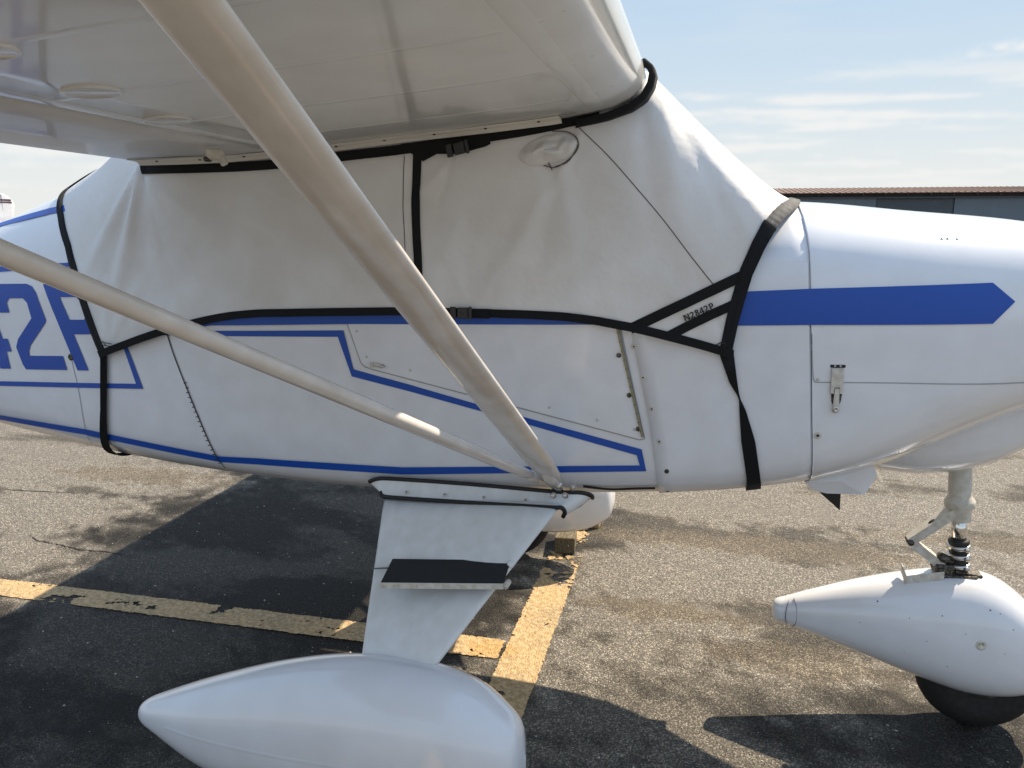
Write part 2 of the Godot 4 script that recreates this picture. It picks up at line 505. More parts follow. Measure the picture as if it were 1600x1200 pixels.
# ---------------------------------------------------------------- sky, sun, camera
func make_sky() -> void:
	var w := 2048
	var h := 1024
	var px := PackedFloat32Array()
	px.resize(w * h * 3)
	var n := FastNoiseLite.new()
	n.noise_type = FastNoiseLite.TYPE_SIMPLEX_SMOOTH
	n.fractal_octaves = 5
	n.frequency = 1.0
	n.seed = 7
	var sun := SUN_TOWARDS.normalized()
	var stops := [[0.0, Color(0.85, 0.86, 0.82)], [3.0, Color(0.81, 0.845, 0.84)], [6.0, Color(0.71, 0.80, 0.855)], [10.0, Color(0.60, 0.735, 0.86)], [14.0, Color(0.53, 0.685, 0.85)], [25.0, Color(0.55, 0.71, 0.91)], [50.0, Color(0.49, 0.67, 0.95)], [90.0, Color(0.43, 0.62, 0.92)]]
	for j in h:
		var el := PI * (0.5 - (j + 0.5) / h)
		var deg := rad_to_deg(el)
		var base: Color = Color(0.36, 0.34, 0.31)
		if deg > -0.1:
			base = stops[-1][1]
			for k in stops.size() - 1:
				if deg <= stops[k + 1][0]:
					base = stops[k][1].lerp(stops[k + 1][1], clampf((deg - stops[k][0]) / (stops[k + 1][0] - stops[k][0]), 0, 1))
					break
		for i in w:
			var c := base
			if deg > -0.1:
				var az := TAU * (i + 0.5) / w
				var d := Vector3(sin(az) * cos(el), sin(el), -cos(az) * cos(el))
				var near := d.dot(sun)
				var haze := 0.05 * pow(maxf(near, 0.0), 6.0) + 0.5 * pow(maxf(near, 0.0), 60.0)
				c += Color(haze, haze * 0.95, haze * 0.85)
				if deg < 50.0:
					var p := Vector2(d.x, d.z) / (d.y + 0.06)
					var q := n.get_noise_2d(p.x * 0.55 + 3.0, p.y * 1.5)
					var r := n.get_noise_2d(p.x * 2.2 + 20.0, p.y * 5.0 + 9.0)
					var cl := smoothstep(-0.02, 0.45, q + 0.35 * r) * smoothstep(0.5, 3.0, deg) * (1.0 - smoothstep(7.0, 10.5, deg) * 0.9)
					c = c.lerp(Color(0.90, 0.905, 0.89), cl * 0.9)
					var puff := Vector2((rad_to_deg(az) - 16.8) / 2.3, (deg - 9.75 - 0.10 * (rad_to_deg(az) - 16.8)) / 0.34)
					c = c.lerp(Color(0.93, 0.93, 0.92), 0.9 * exp(-puff.length_squared()) * smoothstep(-0.5, 0.3, n.get_noise_2d(az * 40.0, deg * 3.0)))
			var o := (j * w + i) * 3
			px[o] = c.r; px[o + 1] = c.g; px[o + 2] = c.b
	var im := Image.create_from_data(w, h, false, Image.FORMAT_RGBF, px.to_byte_array())
	var sm := PanoramaSkyMaterial.new()
	sm.panorama = ImageTexture.create_from_image(im)
	var sky := Sky.new()
	sky.sky_material = sm
	var e := Environment.new()
	e.background_mode = Environment.BG_SKY
	e.sky = sky
	e.background_energy_multiplier = 1.0 / EXPOSURE
	e.tonemap_mode = Environment.TONE_MAPPER_LINEAR
	e.tonemap_exposure = EXPOSURE
	e.sdfgi_enabled = true
	e.ssao_enabled = true
	e.ssil_enabled = true
	var we := WorldEnvironment.new()
	we.name = "world_environment"
	we.environment = e
	add_child(we)


func make_camera_and_light() -> void:
	var cam := Camera3D.new()
	cam.name = "camera"
	cam.fov = 51.0
	cam.near = 0.05
	cam.far = 1500.0
	cam.position = Vector3(0, 1.7, 2.8)
	cam.rotation_degrees = Vector3(-11.46, 13.4, 0)
	add_child(cam)
	cam.current = true
	make_sky()
	var s := DirectionalLight3D.new()
	s.name = "sun"
	s.light_energy = 1.45
	s.light_color = Color(1.0, 0.93, 0.82)
	s.light_angular_distance = 0.5
	s.shadow_enabled = true
	add_child(s)
	s.look_at_from_position(SUN_TOWARDS * 20.0, Vector3.ZERO, Vector3.UP)


# ---------------------------------------------------------------- ground
func blotch(x: float, z: float, cx: float, cz: float, rx: float, rz: float) -> float:
	var d := Vector2((x - cx) / rx, (z - cz) / rz).length()
	d += 0.45 * fine.get_noise_2d(x * 26.0 + 7.0, z * 26.0)
	return 1.0 - smoothstep(0.55, 1.15, d)


func make_ground() -> void:
	var xs := spread(-4.6, 2.6, 0.035)
	var zs := spread(-6.5, 2.4, 0.035)
	var st := SurfaceTool.new()
	st.begin(Mesh.PRIMITIVE_TRIANGLES)
	for z in zs:
		for x in xs:
			# seal coat worn to different degrees, drifting in streaks along the stand
			var big := fine.get_noise_2d(x * 2.1 + 11.0, z * 4.6)
			var mid := fine.get_noise_2d(x * 7.5, z * 13.0 + 60.0)
			var small := fine.get_noise_2d(x * 40.0 + 3.0, z * 52.0)
			var k := 1.0 + 1.05 * big + 0.50 * mid + 0.34 * small
			# shadow of the aeroplane deepened in the ground colour; the apron round it is worn pale
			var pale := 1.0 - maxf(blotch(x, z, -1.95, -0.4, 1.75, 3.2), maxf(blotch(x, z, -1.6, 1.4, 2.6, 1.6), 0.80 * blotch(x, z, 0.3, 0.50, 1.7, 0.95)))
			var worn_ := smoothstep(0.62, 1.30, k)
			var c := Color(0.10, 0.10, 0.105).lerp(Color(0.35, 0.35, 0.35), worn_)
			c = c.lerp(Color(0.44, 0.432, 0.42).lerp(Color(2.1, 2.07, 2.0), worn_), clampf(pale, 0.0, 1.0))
			# smooth brownish wear where water has stood and washed fines in
			var brown := maxf(blotch(x, z, -0.08, -0.56, 0.45, 0.12), maxf(blotch(x, z, 0.35, -1.42, 1.05, 0.17), blotch(x, z, -3.75, -1.72, 0.75, 0.22)))
			brown = maxf(brown, maxf(0.8 * blotch(x, z, 0.42, -0.27, 0.42, 0.15), blotch(x, z, 1.6, -1.75, 0.8, 0.16)))
			c = c.lerp(Color(0.70, 0.645, 0.57), brown * 0.9)
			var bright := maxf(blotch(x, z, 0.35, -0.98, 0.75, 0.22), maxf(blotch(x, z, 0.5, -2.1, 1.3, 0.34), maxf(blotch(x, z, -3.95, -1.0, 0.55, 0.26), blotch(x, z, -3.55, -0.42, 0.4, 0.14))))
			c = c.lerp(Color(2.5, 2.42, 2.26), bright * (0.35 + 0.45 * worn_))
			c = c.lerp(Color(1.5, 1.47, 1.4), blotch(x, z, -0.03, -0.42, 0.05, 0.03) * 0.8)
			c = c.lerp(Color(1.1, 1.1, 1.1), blotch(x, z, 0.32, 0.16, 0.05, 0.025) * 0.8)
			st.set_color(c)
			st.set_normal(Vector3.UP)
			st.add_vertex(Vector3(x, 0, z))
	var n := xs.size()
	for j in zs.size() - 1:
		for i in n - 1:
			var a := j * n + i
			for k in [a, a + 1, a + n + 1, a, a + n + 1, a + n]:
				st.add_index(k)
	var g := structure("ground", st.commit(), M.asphalt, "worn asphalt apron of pale stones in patchy sealcoat, with the aeroplane shadow deepened in its colour")
	for line in [
		[-3.57, -0.66, -3.45, -0.60, -3.28, -0.575, -3.13, -0.545, -2.98, -0.56, -2.80, -0.53],
		[-4.5, -1.24, -4.2, -1.27, -4.05, -1.285, -3.8, -1.31]]:
		var s := Soup.new(false)
		var count: int = line.size() / 2
		var last := []
		for i in (count - 1) * 12 + 1:
			var u := i / 12.0
			var k := mini(int(u), count - 2)
			var p := Vector2(line[2 * k], line[2 * k + 1]).lerp(Vector2(line[2 * k + 2], line[2 * k + 3]), u - k)
			p.y += 0.012 * fine.get_noise_2d(p.x * 130.0, 5.0)
			var wide := (0.0034 + 0.005 * fine.get_noise_2d(p.x * 220.0, 90.0)) * minf(1.0, minf(u, count - 1 - u) * 2.0)
			var now := [Vector3(p.x, 0.003, p.y - wide), Vector3(p.x, 0.003, p.y + wide)]
			if last:
				s.quad(last[0], last[1], now[1], now[0], Vector3.UP)
			last = now
		part("crack", s.done(), M.crack, g)
	painted_line(Rect2(-0.722, -1.62, 0.176, 6.6), 2.4, "long yellow painted line running out beneath the aeroplane's near wheel")
	painted_line(Rect2(-6.6, -0.163, 5.872, 0.157), 1.0, "yellow painted line meeting the longer one at a T and crossing the wing's shadow")


func spread(a: float, b: float, step: float) -> Array:
	var out := []
	var x := a
	while x <= b:
		out.append(x)
		x += step
	var d := step
	var lo := a
	var hi: float = out[-1]
	while hi < 420.0:
		d *= 1.45
		lo -= d
		hi += d
		out.append(hi)
		out.push_front(lo)
	return out


func paint_left(x: float, z: float, r: Rect2) -> float:
	# positive where paint is left
	var edge := minf(minf(x - r.position.x, r.end.x - x), minf(z - r.position.y, r.end.y - z))
	var rag := fine.get_noise_2d(x * 24.0, z * 24.0) * 0.005 + fine.get_noise_2d(x * 110.0, z * 110.0) * 0.005 + fine.get_noise_2d(x * 400.0, z * 400.0 + 8.0) * 0.006
	var wear := -0.5
	if r.size.y > r.size.x:
		wear = lerpf(-0.62, 0.12, smoothstep(-0.25, -1.25, z))
		rag *= 1.0 + 2.5 * smoothstep(-0.25, -1.1, z) * (1.0 if x < -0.62 else 0.3)
	else:
		wear = lerpf(-0.47, -0.62, smoothstep(-2.1, -1.3, x))
	var chip := fine.get_noise_2d(x * 15.0 + 50.0, z * 26.0) + 0.55 * fine.get_noise_2d(x * 70.0, z * 84.0 + 31.0) + 0.30 * fine.get_noise_2d(x * 320.0, z * 340.0) - wear
	return minf(edge + rag - 0.004, chip * 0.03)


func painted_line(r: Rect2, _unused: float, label: String) -> void:
	var cell := 0.006
	var s := SurfaceTool.new()
	s.begin(Mesh.PRIMITIVE_TRIANGLES)
	var nx := ceili((r.size.x + 0.02) / cell)
	var nz := ceili((r.size.y + 0.02) / cell)
	var f := PackedFloat32Array()
	f.resize((nx + 1) * (nz + 1))
	var o := r.position - Vector2(0.01, 0.01)
	for j in nz + 1:
		for i in nx + 1:
			f[j * (nx + 1) + i] = paint_left(o.x + i * cell, o.y + j * cell, r)
	for j in nz:
		for i in nx:
			var ids := [[i, j], [i + 1, j], [i + 1, j + 1], [i, j + 1]]
			var poly := []
			for k in 4:
				var a: Array = ids[k]
				var b: Array = ids[(k + 1) % 4]
				var fa := f[a[1] * (nx + 1) + a[0]]
				var fb := f[b[1] * (nx + 1) + b[0]]
				var pa := Vector3(o.x + a[0] * cell, 0.004, o.y + a[1] * cell)
				var pb := Vector3(o.x + b[0] * cell, 0.004, o.y + b[1] * cell)
				if fa > 0.0:
					poly.append(pa)
				if (fa > 0.0) != (fb > 0.0):
					poly.append(pa.lerp(pb, fa / (fa - fb)))
			for k in range(1, poly.size() - 1):
				for v in [poly[0], poly[k], poly[k + 1]]:
					var thin := smoothstep(0.15, 0.55, fine.get_noise_2d(v.x * 190.0 + 5.0, v.z * 190.0) + 0.8 * fine.get_noise_2d(v.x * 17.0, v.z * 17.0 + 70.0))
					var tone := Color.WHITE.lerp(Color(0.50, 0.58, 0.75), thin * 0.55)
					tone = tone.lerp(Color(1.0, 0.84, 0.50), 0.6 * blotch(v.x, v.z, -0.77, -0.08, 0.10, 0.09))
					s.set_color(tone)
					s.set_normal(Vector3.UP)
					s.add_vertex(v)
	s.index()
	structure("painted_line", s.commit(), M.yellow_paint, label)


# ---------------------------------------------------------------- the aeroplane
var screw_mesh: ArrayMesh
var bolt_mesh: ArrayMesh


func fastener(called: String, p: Vector3, n: Vector3, r: float, m: Material, parent: Node, mesh: ArrayMesh = null) -> void:
	var y := n.normalized()
	var x := y.cross(Vector3.FORWARD if absf(y.z) < 0.8 else Vector3.RIGHT).normalized()
	part(called, mesh if mesh else screw_mesh, m, parent, Transform3D(Basis(x, y, x.cross(y)) * r, p))


func body_normal(x: float, y: float) -> Vector3:
	var d := 0.01
	return Vector3(body_z(x - d, y) - body_z(x + d, y), body_z(x, y - d) - body_z(x, y + d), 2 * d).normalized()


func ring_at(x: float, off: float, k := 14) -> PackedVector3Array:
	var r := PackedVector3Array()
	for side in [1.0, -1.0]:
		for i in 2 * k:
			var s : float = lerpf(-1.0, 1.0, i / (2.0 * k)) * side
			r.append(body_pt(x, s, off, side))
	return r


func make_aircraft() -> void:
	screw_mesh = Soup.new(true).lathe(Transform3D(), [[1.0, -0.3], [1.0, 0.08], [0.82, 0.3], [0.45, 0.42], [0.38, 0.30], [0.01, 0.28]], 12).done()
	bolt_mesh = Soup.new(false).lathe(Transform3D(), [[1.25, -0.2], [1.25, 0.25], [0.8, 0.3], [0.8, 0.95], [0.55, 1.1], [0.01, 1.1]], 6).done()
	var plane := thing("light_aircraft", "white high-wing light aeroplane with blue trim, V struts and faired wheels", "aeroplane")
	fuselage(plane)
	cowling(plane)
	for side in [1.0, -1.0]:
		wing(plane, side)
		main_gear(plane, side)
	nose_gear(plane)
	tail(plane)


func fuselage(plane: Node3D) -> void:
	var rings := []
	var x := -5.3
	while x < 0.284:
		var r := ring_at(x, 0.0)
		var k := clampf((x + 0.25) / 0.53, 0.0, 1.0)
		for i in r.size():
			r[i].x += (seam_x(r[i].y) - 0.288) * k * k
		rings.append(r)
		x += 0.08 if x < -0.3 else 0.05
	var last := ring_at(0.284, 0.0)
	for i in last.size():
		last[i].x = seam_x(last[i].y) - 0.0015
	rings.append(last)
	var f := part("fuselage", Soup.new(true).loft(rings, true).done(), M.white_paint, plane)
	var under := []
	for xx in [0.20, 0.38]:
		under.append(ring_at(xx, -0.005))
	part("firewall_seam", Soup.new(true).loft(under, false).done(), M.faint_gap, f)
	var bz := body_z
	# blue trim
	for t in [
		[-3.6, 1.505, -3.03, 1.618, -2.74, 1.682, -2.62, 1.700, -2.336, 1.746, -2.20, 1.760, -2.20, 1.735, -2.303, 1.725, -2.62, 1.678, -2.74, 1.660, -3.03, 1.596, -3.6, 1.483],
		[-3.4, 1.49, -2.577, 1.533, -2.442, 1.541, -2.166, 1.557, -1.9, 1.575, -1.9, 1.555, -2.124, 1.545, -2.445, 1.522, -2.573, 1.512, -3.4, 1.47],
		[-3.4, 1.063, -2.549, 1.112, -1.889, 1.150, -1.925, 1.262, -1.95, 1.34, -1.93, 1.345, -1.907, 1.267, -1.859, 1.134, -2.553, 1.094, -3.4, 1.045],
		[-3.6, 1.055, -2.735, 0.985, -2.593, 0.973, -2.153, 0.962, -1.567, 0.918, -1.429, 0.924, -0.904, 0.934, -0.161, 0.994, -0.171, 1.025, -0.648, 1.133, -0.874, 1.183, -1.065, 1.221, -1.107, 1.345, -1.75, 1.325, -1.75, 1.341, -1.087, 1.366, -1.058, 1.244, -0.873, 1.204, -0.658, 1.154, -0.157, 1.044, -0.142, 0.977, -0.906, 0.909, -1.430, 0.901, -1.573, 0.896, -2.161, 0.940, -2.60, 0.951, -2.735, 0.963, -3.6, 1.033]]:
		part("stripe", sheet(t, bz, 0.0025), M.blue_paint, f)
	part("stripe", sheet([-1.80, 1.322, -1.56, 1.366, -1.037, 1.388, -0.414, 1.404, -0.357, 1.406, -0.155, 1.41, -0.155, 1.44, -1.8, 1.44], bz, 0.0075), M.blue_paint, f)
	# registration 42P
	part("letter", sheet([-2.502, 1.475, -2.356, 1.480, -2.330, 1.472, -2.311, 1.450, -2.275, 1.355, -2.279, 1.344, -2.367, 1.257, -2.377, 1.235, -2.377, 1.219, -2.212, 1.228, -2.199, 1.178, -2.403, 1.167, -2.416, 1.184, -2.439, 1.247, -2.425, 1.277, -2.345, 1.357, -2.358, 1.412, -2.377, 1.428, -2.447, 1.425, -2.461, 1.408, -2.452, 1.373, -2.502, 1.371], bz, 0.0025), M.blue_paint, f)
	part("letter", sheet([-2.640, 1.475, -2.575, 1.475, -2.690, 1.268, -2.590, 1.271, -2.565, 1.365, -2.530, 1.365, -2.504, 1.275, -2.478, 1.276, -2.466, 1.229, -2.492, 1.228, -2.482, 1.164, -2.535, 1.161, -2.545, 1.222, -2.745, 1.212, -2.745, 1.26], bz, 0.0025), M.blue_paint, f)
	part("letter", sheet([-2.274, 1.481, -2.115, 1.483, -2.075, 1.463, -2.040, 1.375, -2.042, 1.335, -2.068, 1.313, -2.149, 1.309, -2.097, 1.183, -2.149, 1.180], bz, 0.0025, 0.0, 0.04, [-2.197, 1.438, -2.121, 1.441, -2.106, 1.430, -2.087, 1.378, -2.092, 1.363, -2.161, 1.360]), M.blue_paint, f)
	part("skin_seam", strap([-2.20, 1.46, -2.183, 1.36, -2.173, 1.221, -2.154, 1.083, -2.152, 0.90], 0.003, bz, 0.0012, 0.0), M.hairline, f)
	part("skin_seam", sheet([-2.15, 0.938, -2.02, 0.926, -2.02, 0.923, -2.15, 0.935], bz, 0.0015), M.hairline, f)
	fastener("drain_cap", Vector3(-2.175, 1.226, body_z(-2.175, 1.226)), body_normal(-2.175, 1.226), 0.013, M.grimy_metal, f)
	# laced seam behind the cabin
	part("lacing_seam", strap([-1.737, 1.333, -1.70, 1.216, -1.565, 0.872], 0.0045, bz, 0.003, 0.0), M.gap, f)
	for i in 18:
		var u := 0.34 + 0.036 * i
		var px := lerpf(-1.737, -1.565, u) - 0.003 + (0.006 if u < 0.4 else 0.0)
		var py := lerpf(1.323, 0.872, u)
		part("lacing_knot", strap([px - 0.008, py - 0.004, px + 0.003, py], 0.003, bz, 0.0045, 0.001), M.thread, f)
	# open joint over the lower longeron ahead of the struts
	part("longeron_gap", strap([-0.33, 0.912, -0.25, 0.906, -0.18, 0.914, -0.115, 0.92], 0.010, bz, 0.004, 0.0), M.gap, f)
	# cabin door
	var d := [-1.075, 1.40, -1.030, 1.268, -1.020, 1.258, -0.999, 1.250, -0.508, 1.148, -0.165, 1.075, -0.152, 1.079, -0.236, 1.42, -1.075, 1.42]
	var door := part("door", sheet(d, bz, 0.0045, 0.0035), M.white_paint, plane)
	part("door_gap", sheet([-1.080, 1.40, -1.0345, 1.266, -1.023, 1.253, -0.999, 1.2452, -0.508, 1.1432, -0.164, 1.0705, -0.148, 1.0755, -0.232, 1.42, -1.08, 1.42], bz, 0.0012), M.hairline, door)
	part("hinge", strap([-0.243, 1.42, -0.156, 1.082], 0.0065, bz, 0.0085, 0.004), M.brass, door)
	part("hinge_pin", strap([-0.2375, 1.42, -0.1505, 1.082], 0.0022, bz, 0.010, 0.0), M.faint_gap, door)
	for i in 13:
		var u := i / 13.0 + 0.02
		part("hinge_knuckle", strap([lerpf(-0.2435, -0.1565, u), lerpf(1.42, 1.082, u), lerpf(-0.2435, -0.1565, u) + 0.0005, lerpf(1.42, 1.082, u) - 0.002], 0.0070, bz, 0.0102, 0.001), M.faint_gap, door)
	for b in [[-0.231, 1.321], [-0.198, 1.205], [-0.169, 1.106]]:
		fastener("bolt", Vector3(b[0], b[1], body_z(b[0], b[1]) + 0.005), body_normal(b[0], b[1]), 0.0062, M.grimy_metal, door, bolt_mesh)
	for b in [[-1.041, 1.365], [-1.011, 1.286], [-0.868, 1.250], [-0.432, 1.156], [-0.290, 1.125], [-0.180, 1.103]]:
		fastener("screw", Vector3(b[0], b[1], body_z(b[0], b[1]) + 0.0045), body_normal(b[0], b[1]), 0.0042, M.steel, door)
	var hz := body_z(-0.985, 1.262)
	part("door_latch", Soup.new(false).box(Vector3(0.030, 0.011, 0.010), Transform3D(Basis(Vector3.BACK, -0.12), Vector3(-0.975, 1.263, hz + 0.009)), 0.003).box(Vector3(0.009, 0.016, 0.016), Transform3D(Basis(), Vector3(-0.992, 1.262, hz + 0.012)), 0.003).done(), M.worn_white, door)
	part("latch_pin", Soup.new(true).lathe(Transform3D(Basis(Vector3.RIGHT, PI / 2), Vector3(-0.957, 1.259, hz + 0.004)), [[0.005, 0.0], [0.005, 0.014], [0.003, 0.016]], 10).done(), M.steel, door)
	# boot cowl: the sheet of metal from the door to the firewall
	var rows := []
	for i in 31:
		var s := lerpf(-1.0, 0.45, i / 30.0)
		var r := PackedVector3Array()
		for j in 11:
			var xx := 0.0
			for k in 4:
				var y := body_pt(xx, s, 0.003).y
				xx = lerpf(line_at([[0.84, -0.100], [0.98, -0.112], [1.145, -0.140], [1.257, -0.166], [1.386, -0.197], [1.5, -0.225]], y), seam_x(y) - 0.006, j / 10.0)
			var lift := 0.006 if j == 0 else 0.0045
			r.append(body_pt(xx, s, lift))
			if j == 0:
				r.insert(0, body_pt(xx, s, -0.001))
		rows.append(r)
	var boot := part("boot_cowl", Soup.new(true).grid(rows, func(c: Vector3) -> Vector3: return Vector3(-0.05, c.y - 1.3, c.z)).done(), M.white_paint, plane)
	for b in [[-0.189, 1.348], [-0.160, 1.259], [-0.132, 1.168], [-0.107, 1.072], [-0.083, 0.982]]:
		fastener("screw", Vector3(b[0], b[1], body_z(b[0], b[1]) + 0.0055), body_normal(b[0], b[1]), 0.0072, M.grimy_metal if b[1] < 1.0 else M.worn_white, boot)
		fastener("screw_slot", Vector3(b[0], b[1], body_z(b[0], b[1]) + 0.0075), body_normal(b[0], b[1]), 0.0026, M.gap, boot)
	fastener("screw", Vector3(-0.08, 0.905, body_z(-0.08, 0.905) + 0.004), body_normal(-0.08, 0.90), 0.007, M.grimy_metal, boot)


func cowling(plane: Node3D) -> void:
	var rings := []
	var x := 0.288
	while x < 1.425:
		var r := ring_at(x, 0.004)
		var k := clampf((0.8 - x) / 0.51, 0.0, 1.0)
		for i in r.size():
			r[i].x += (seam_x(r[i].y) - 0.288) * k
		if rings.is_empty():
			rings.append(ring_at(x, -0.006))
			for i in r.size():
				rings[0][i].x = r[i].x
			rings.append(r.duplicate())
			for i in r.size():
				r[i].x += 0.004
		rings.append(r)
		x += 0.0405
	var c := part("cowling", Soup.new(true).loft(rings, false).done(), M.white_gloss, plane)
	var bz := body_z
	part("arrow_stripe", sheet([-0.02, 1.503, 0.118, 1.511, 0.281, 1.521, 0.740, 1.540, 0.800, 1.491, 0.747, 1.433, 0.287, 1.424, 0.107, 1.417, -0.02, 1.414], func(px: float, py: float) -> float: return maxf(body_z(px, py), body_z(px, py) + (0.004 if px <= seam_x(py) else 0.0)), 0.003), M.blue_paint, c)
	part("seam", strap([0.306, 1.2665, 0.516, 1.2705, 0.851, 1.271, 1.15, 1.30], 0.003, bz, 0.0016, 0.0), M.hairline, c)
	# upper cowl sheet stands a little proud along its lower aft corner
	part("seam", strap([0.289, 1.40, 0.295, 1.33, 0.302, 1.275, 0.312, 1.2665], 0.0022, bz, 0.0016, 0.0), M.hairline, c)
	fastener("bolt", Vector3(0.324, 1.116, body_z(0.324, 1.116) + 0.001), body_normal(0.324, 1.116), 0.0105, M.worn_white, c)
	fastener("bolt_slot", Vector3(0.324, 1.116, body_z(0.324, 1.116) + 0.004), body_normal(0.324, 1.116), 0.004, M.gap, c)
	fastener("rivet", Vector3(0.313, 1.274, body_z(0.313, 1.274)), body_normal(0.313, 1.274), 0.005, M.steel, c)
	for p in [[0.62, 1.655], [0.635, 1.655], [0.66, 1.654], [0.74, 1.705], [0.83, 1.698]]:
		fastener("rivet", Vector3(p[0], p[1], body_z(p[0], p[1])), body_normal(p[0], p[1]), 0.0035, M.steel, c)
	# over-centre latch that holds the two halves
	part("latch_slot", strap([0.343, 1.3125, 0.382, 1.3130], 0.008, bz, 0.002, 0.0), M.gap, c)
	part("latch_hook", sheet([0.347, 1.308, 0.377, 1.308, 0.380, 1.238, 0.372, 1.238, 0.371, 1.256, 0.357, 1.256, 0.356, 1.238, 0.348, 1.238], bz, 0.010, 0.006, 0.1), M.worn_white, c)
	part("latch_lever", sheet([0.358, 1.252, 0.370, 1.252, 0.372, 1.205, 0.368, 1.192, 0.361, 1.192, 0.357, 1.205], bz, 0.012, 0.010, 0.1), M.worn_white, c)
	part("latch_plate", sheet([0.349, 1.245, 0.379, 1.245, 0.377, 1.215, 0.366, 1.193, 0.353, 1.213], bz, 0.004, 0.003, 0.1), M.grimy_metal, c)
	fastener("latch_pin", Vector3(0.3645, 1.194, body_z(0.3645, 1.194) + 0.010), body_normal(0.3645, 1.194), 0.0095, M.steel, c)
	fastener("latch_spot", Vector3(0.355, 1.3128, body_z(0.355, 1.3128) + 0.002), body_normal(0.355, 1.3128), 0.003, M.steel, c)
	fastener("latch_spot", Vector3(0.369, 1.313, body_z(0.369, 1.313) + 0.002), body_normal(0.369, 1.313), 0.003, M.steel, c)
	# chin below the nose with the carburettor air inlet
	var chin := [[0.43, 1.02, 1.04, 0.137], [0.50, 0.945, 1.10, 0.173], [0.57, 0.905, 1.14, 0.191], [0.68, 0.897, 1.18, 0.202], [0.794, 0.912, 1.22, 0.202], [0.90, 0.945, 1.26, 0.191], [0.98, 0.995, 1.29, 0.176], [1.06, 1.06, 1.31, 0.151], [1.14, 1.14, 1.32, 0.122], [1.20, 1.22, 1.33, 0.086], [1.23, 1.27, 1.32, 0.036]]
	var sc := []
	for q in chin:
		var r := PackedVector3Array()
		for k in 40:
			var a := TAU * k / 40.0
			r.append(Vector3(q[0], (q[1] + q[2]) / 2.0 + (q[2] - q[1]) / 2.0 * signf(sin(a)) * pow(absf(sin(a)), 0.8), q[3] * signf(cos(a)) * pow(absf(cos(a)), 0.75)))
		sc.append(r)
	part("nose_chin", Soup.new(true).loft(sc, true).done(), M.white_gloss, plane)
	for side in [1.0, -1.0]:
		var joint := []
		var joint_radii := []
		for i in 32:
			var jx := lerpf(0.50, 1.17, i / 31.0)
			for m in 200:
				var v := body_pt(jx, -0.2 - 0.8 * m / 199.0, 0.004)
				var row := 0
				while row < chin.size() - 2 and chin[row + 1][0] <= jx: row += 1
				var u: float = (jx - chin[row][0]) / (chin[row + 1][0] - chin[row][0])
				var b := []
				for k in [1, 2, 3]: b.append(lerpf(chin[row][k], chin[row + 1][k], u))
				if pow(absf(v.z / b[2]), 2.667) + pow(absf((v.y - (b[0] + b[1]) / 2) / ((b[1] - b[0]) / 2)), 2.5) < 1.0:
					joint.append(Vector3(v.x, v.y - 0.001, (v.z + 0.001) * side))
					joint_radii.append(0.0032)
					break
		if joint.size() > 2:
			part("chin_joint", Soup.new(true).tube(joint, joint_radii, 8).done(), M.gap, c)
	# air outlet lip under the firewall
	for side in [1.0, -1.0]:
		var lip := Soup.new(false)
		var pts := [[0.322, 0.926], [0.335, 0.912], [0.352, 0.902], [0.386, 0.896], [0.492, 0.901], [0.522, 0.962], [0.505, 1.005], [0.40, 0.962]]
		for k in pts.size():
			var a: Array = pts[k]
			var b: Array = pts[(k + 1) % pts.size()]
			lip.tri(Vector3(0.42, 0.94, 0.345 * side), Vector3(a[0], a[1], 0.335 * side), Vector3(b[0], b[1], 0.335 * side), Vector3(0, 0, side))
			lip.quad(Vector3(a[0], a[1], 0.335 * side), Vector3(b[0], b[1], 0.335 * side), Vector3(b[0], b[1], 0.20 * side), Vector3(a[0], a[1], 0.20 * side), Vector3((a[0] + b[0]) / 2 - 0.42, (a[1] + b[1]) / 2 - 0.94, 0))
		part("outlet_lip", lip.done(), M.white_gloss, plane)
	part("cooling_tube", Soup.new(true).tube([Vector3(0.505, 0.946, 0.25), Vector3(0.535, 0.938, 0.25)], [0.008, 0.008]).done(), M.grimy_metal, plane)
	var fin := Soup.new(false)
	for q in [0.196, 0.204]:
		fin.tri(Vector3(0.388, 0.90, q), Vector3(0.446, 0.90, q), Vector3(0.450, 0.800, q), Vector3(0, 0, q - 0.2))
		fin.tri(Vector3(0.388, 0.90, q), Vector3(0.388, 0.853, q), Vector3(0.450, 0.800, q), Vector3(0, 0, q - 0.2))
	for e in [[0.446, 0.90, 0.450, 0.80], [0.388, 0.853, 0.450, 0.80], [0.388, 0.90, 0.388, 0.853]]:
		fin.quad(Vector3(e[0], e[1], 0.196), Vector3(e[2], e[3], 0.196), Vector3(e[2], e[3], 0.204), Vector3(e[0], e[1], 0.204), Vector3(e[0] + e[2] - 0.84, -0.1, 0))
	part("belly_fin", fin.done(), M.rubber, plane)
	# spinner and propeller
	part("spinner", Soup.new(true).lathe(Transform3D(Basis(Vector3.FORWARD, PI / 2), Vector3(1.43, 1.45, 0)), [[0.15, 0.0], [0.145, 0.06], [0.12, 0.15], [0.07, 0.23], [0.02, 0.265], [0.001, 0.268]]).done(), M.white_gloss, plane)
	for side in [1.0, -1.0]:
		var blade := []
		for k in 9:
			var u := k / 8.0
			var tw := lerpf(0.9, 0.25, u)
			var ch := lerpf(0.055, 0.035, u) + 0.02 * sin(PI * u)
			if k == 8: ch = 0.012
			var r := PackedVector3Array()
			for m in 14:
				var a := TAU * m / 14.0
				var p := Vector2(cos(a) * ch, sin(a) * 0.010).rotated(tw * side)
				r.append(Vector3(1.50 + p.y, 1.45 + (0.05 + u * 0.88) * side, p.x * 1.0))
			blade.append(r)
		part("propeller_blade", Soup.new(true).loft(blade).done(), M.grimy_metal, plane)


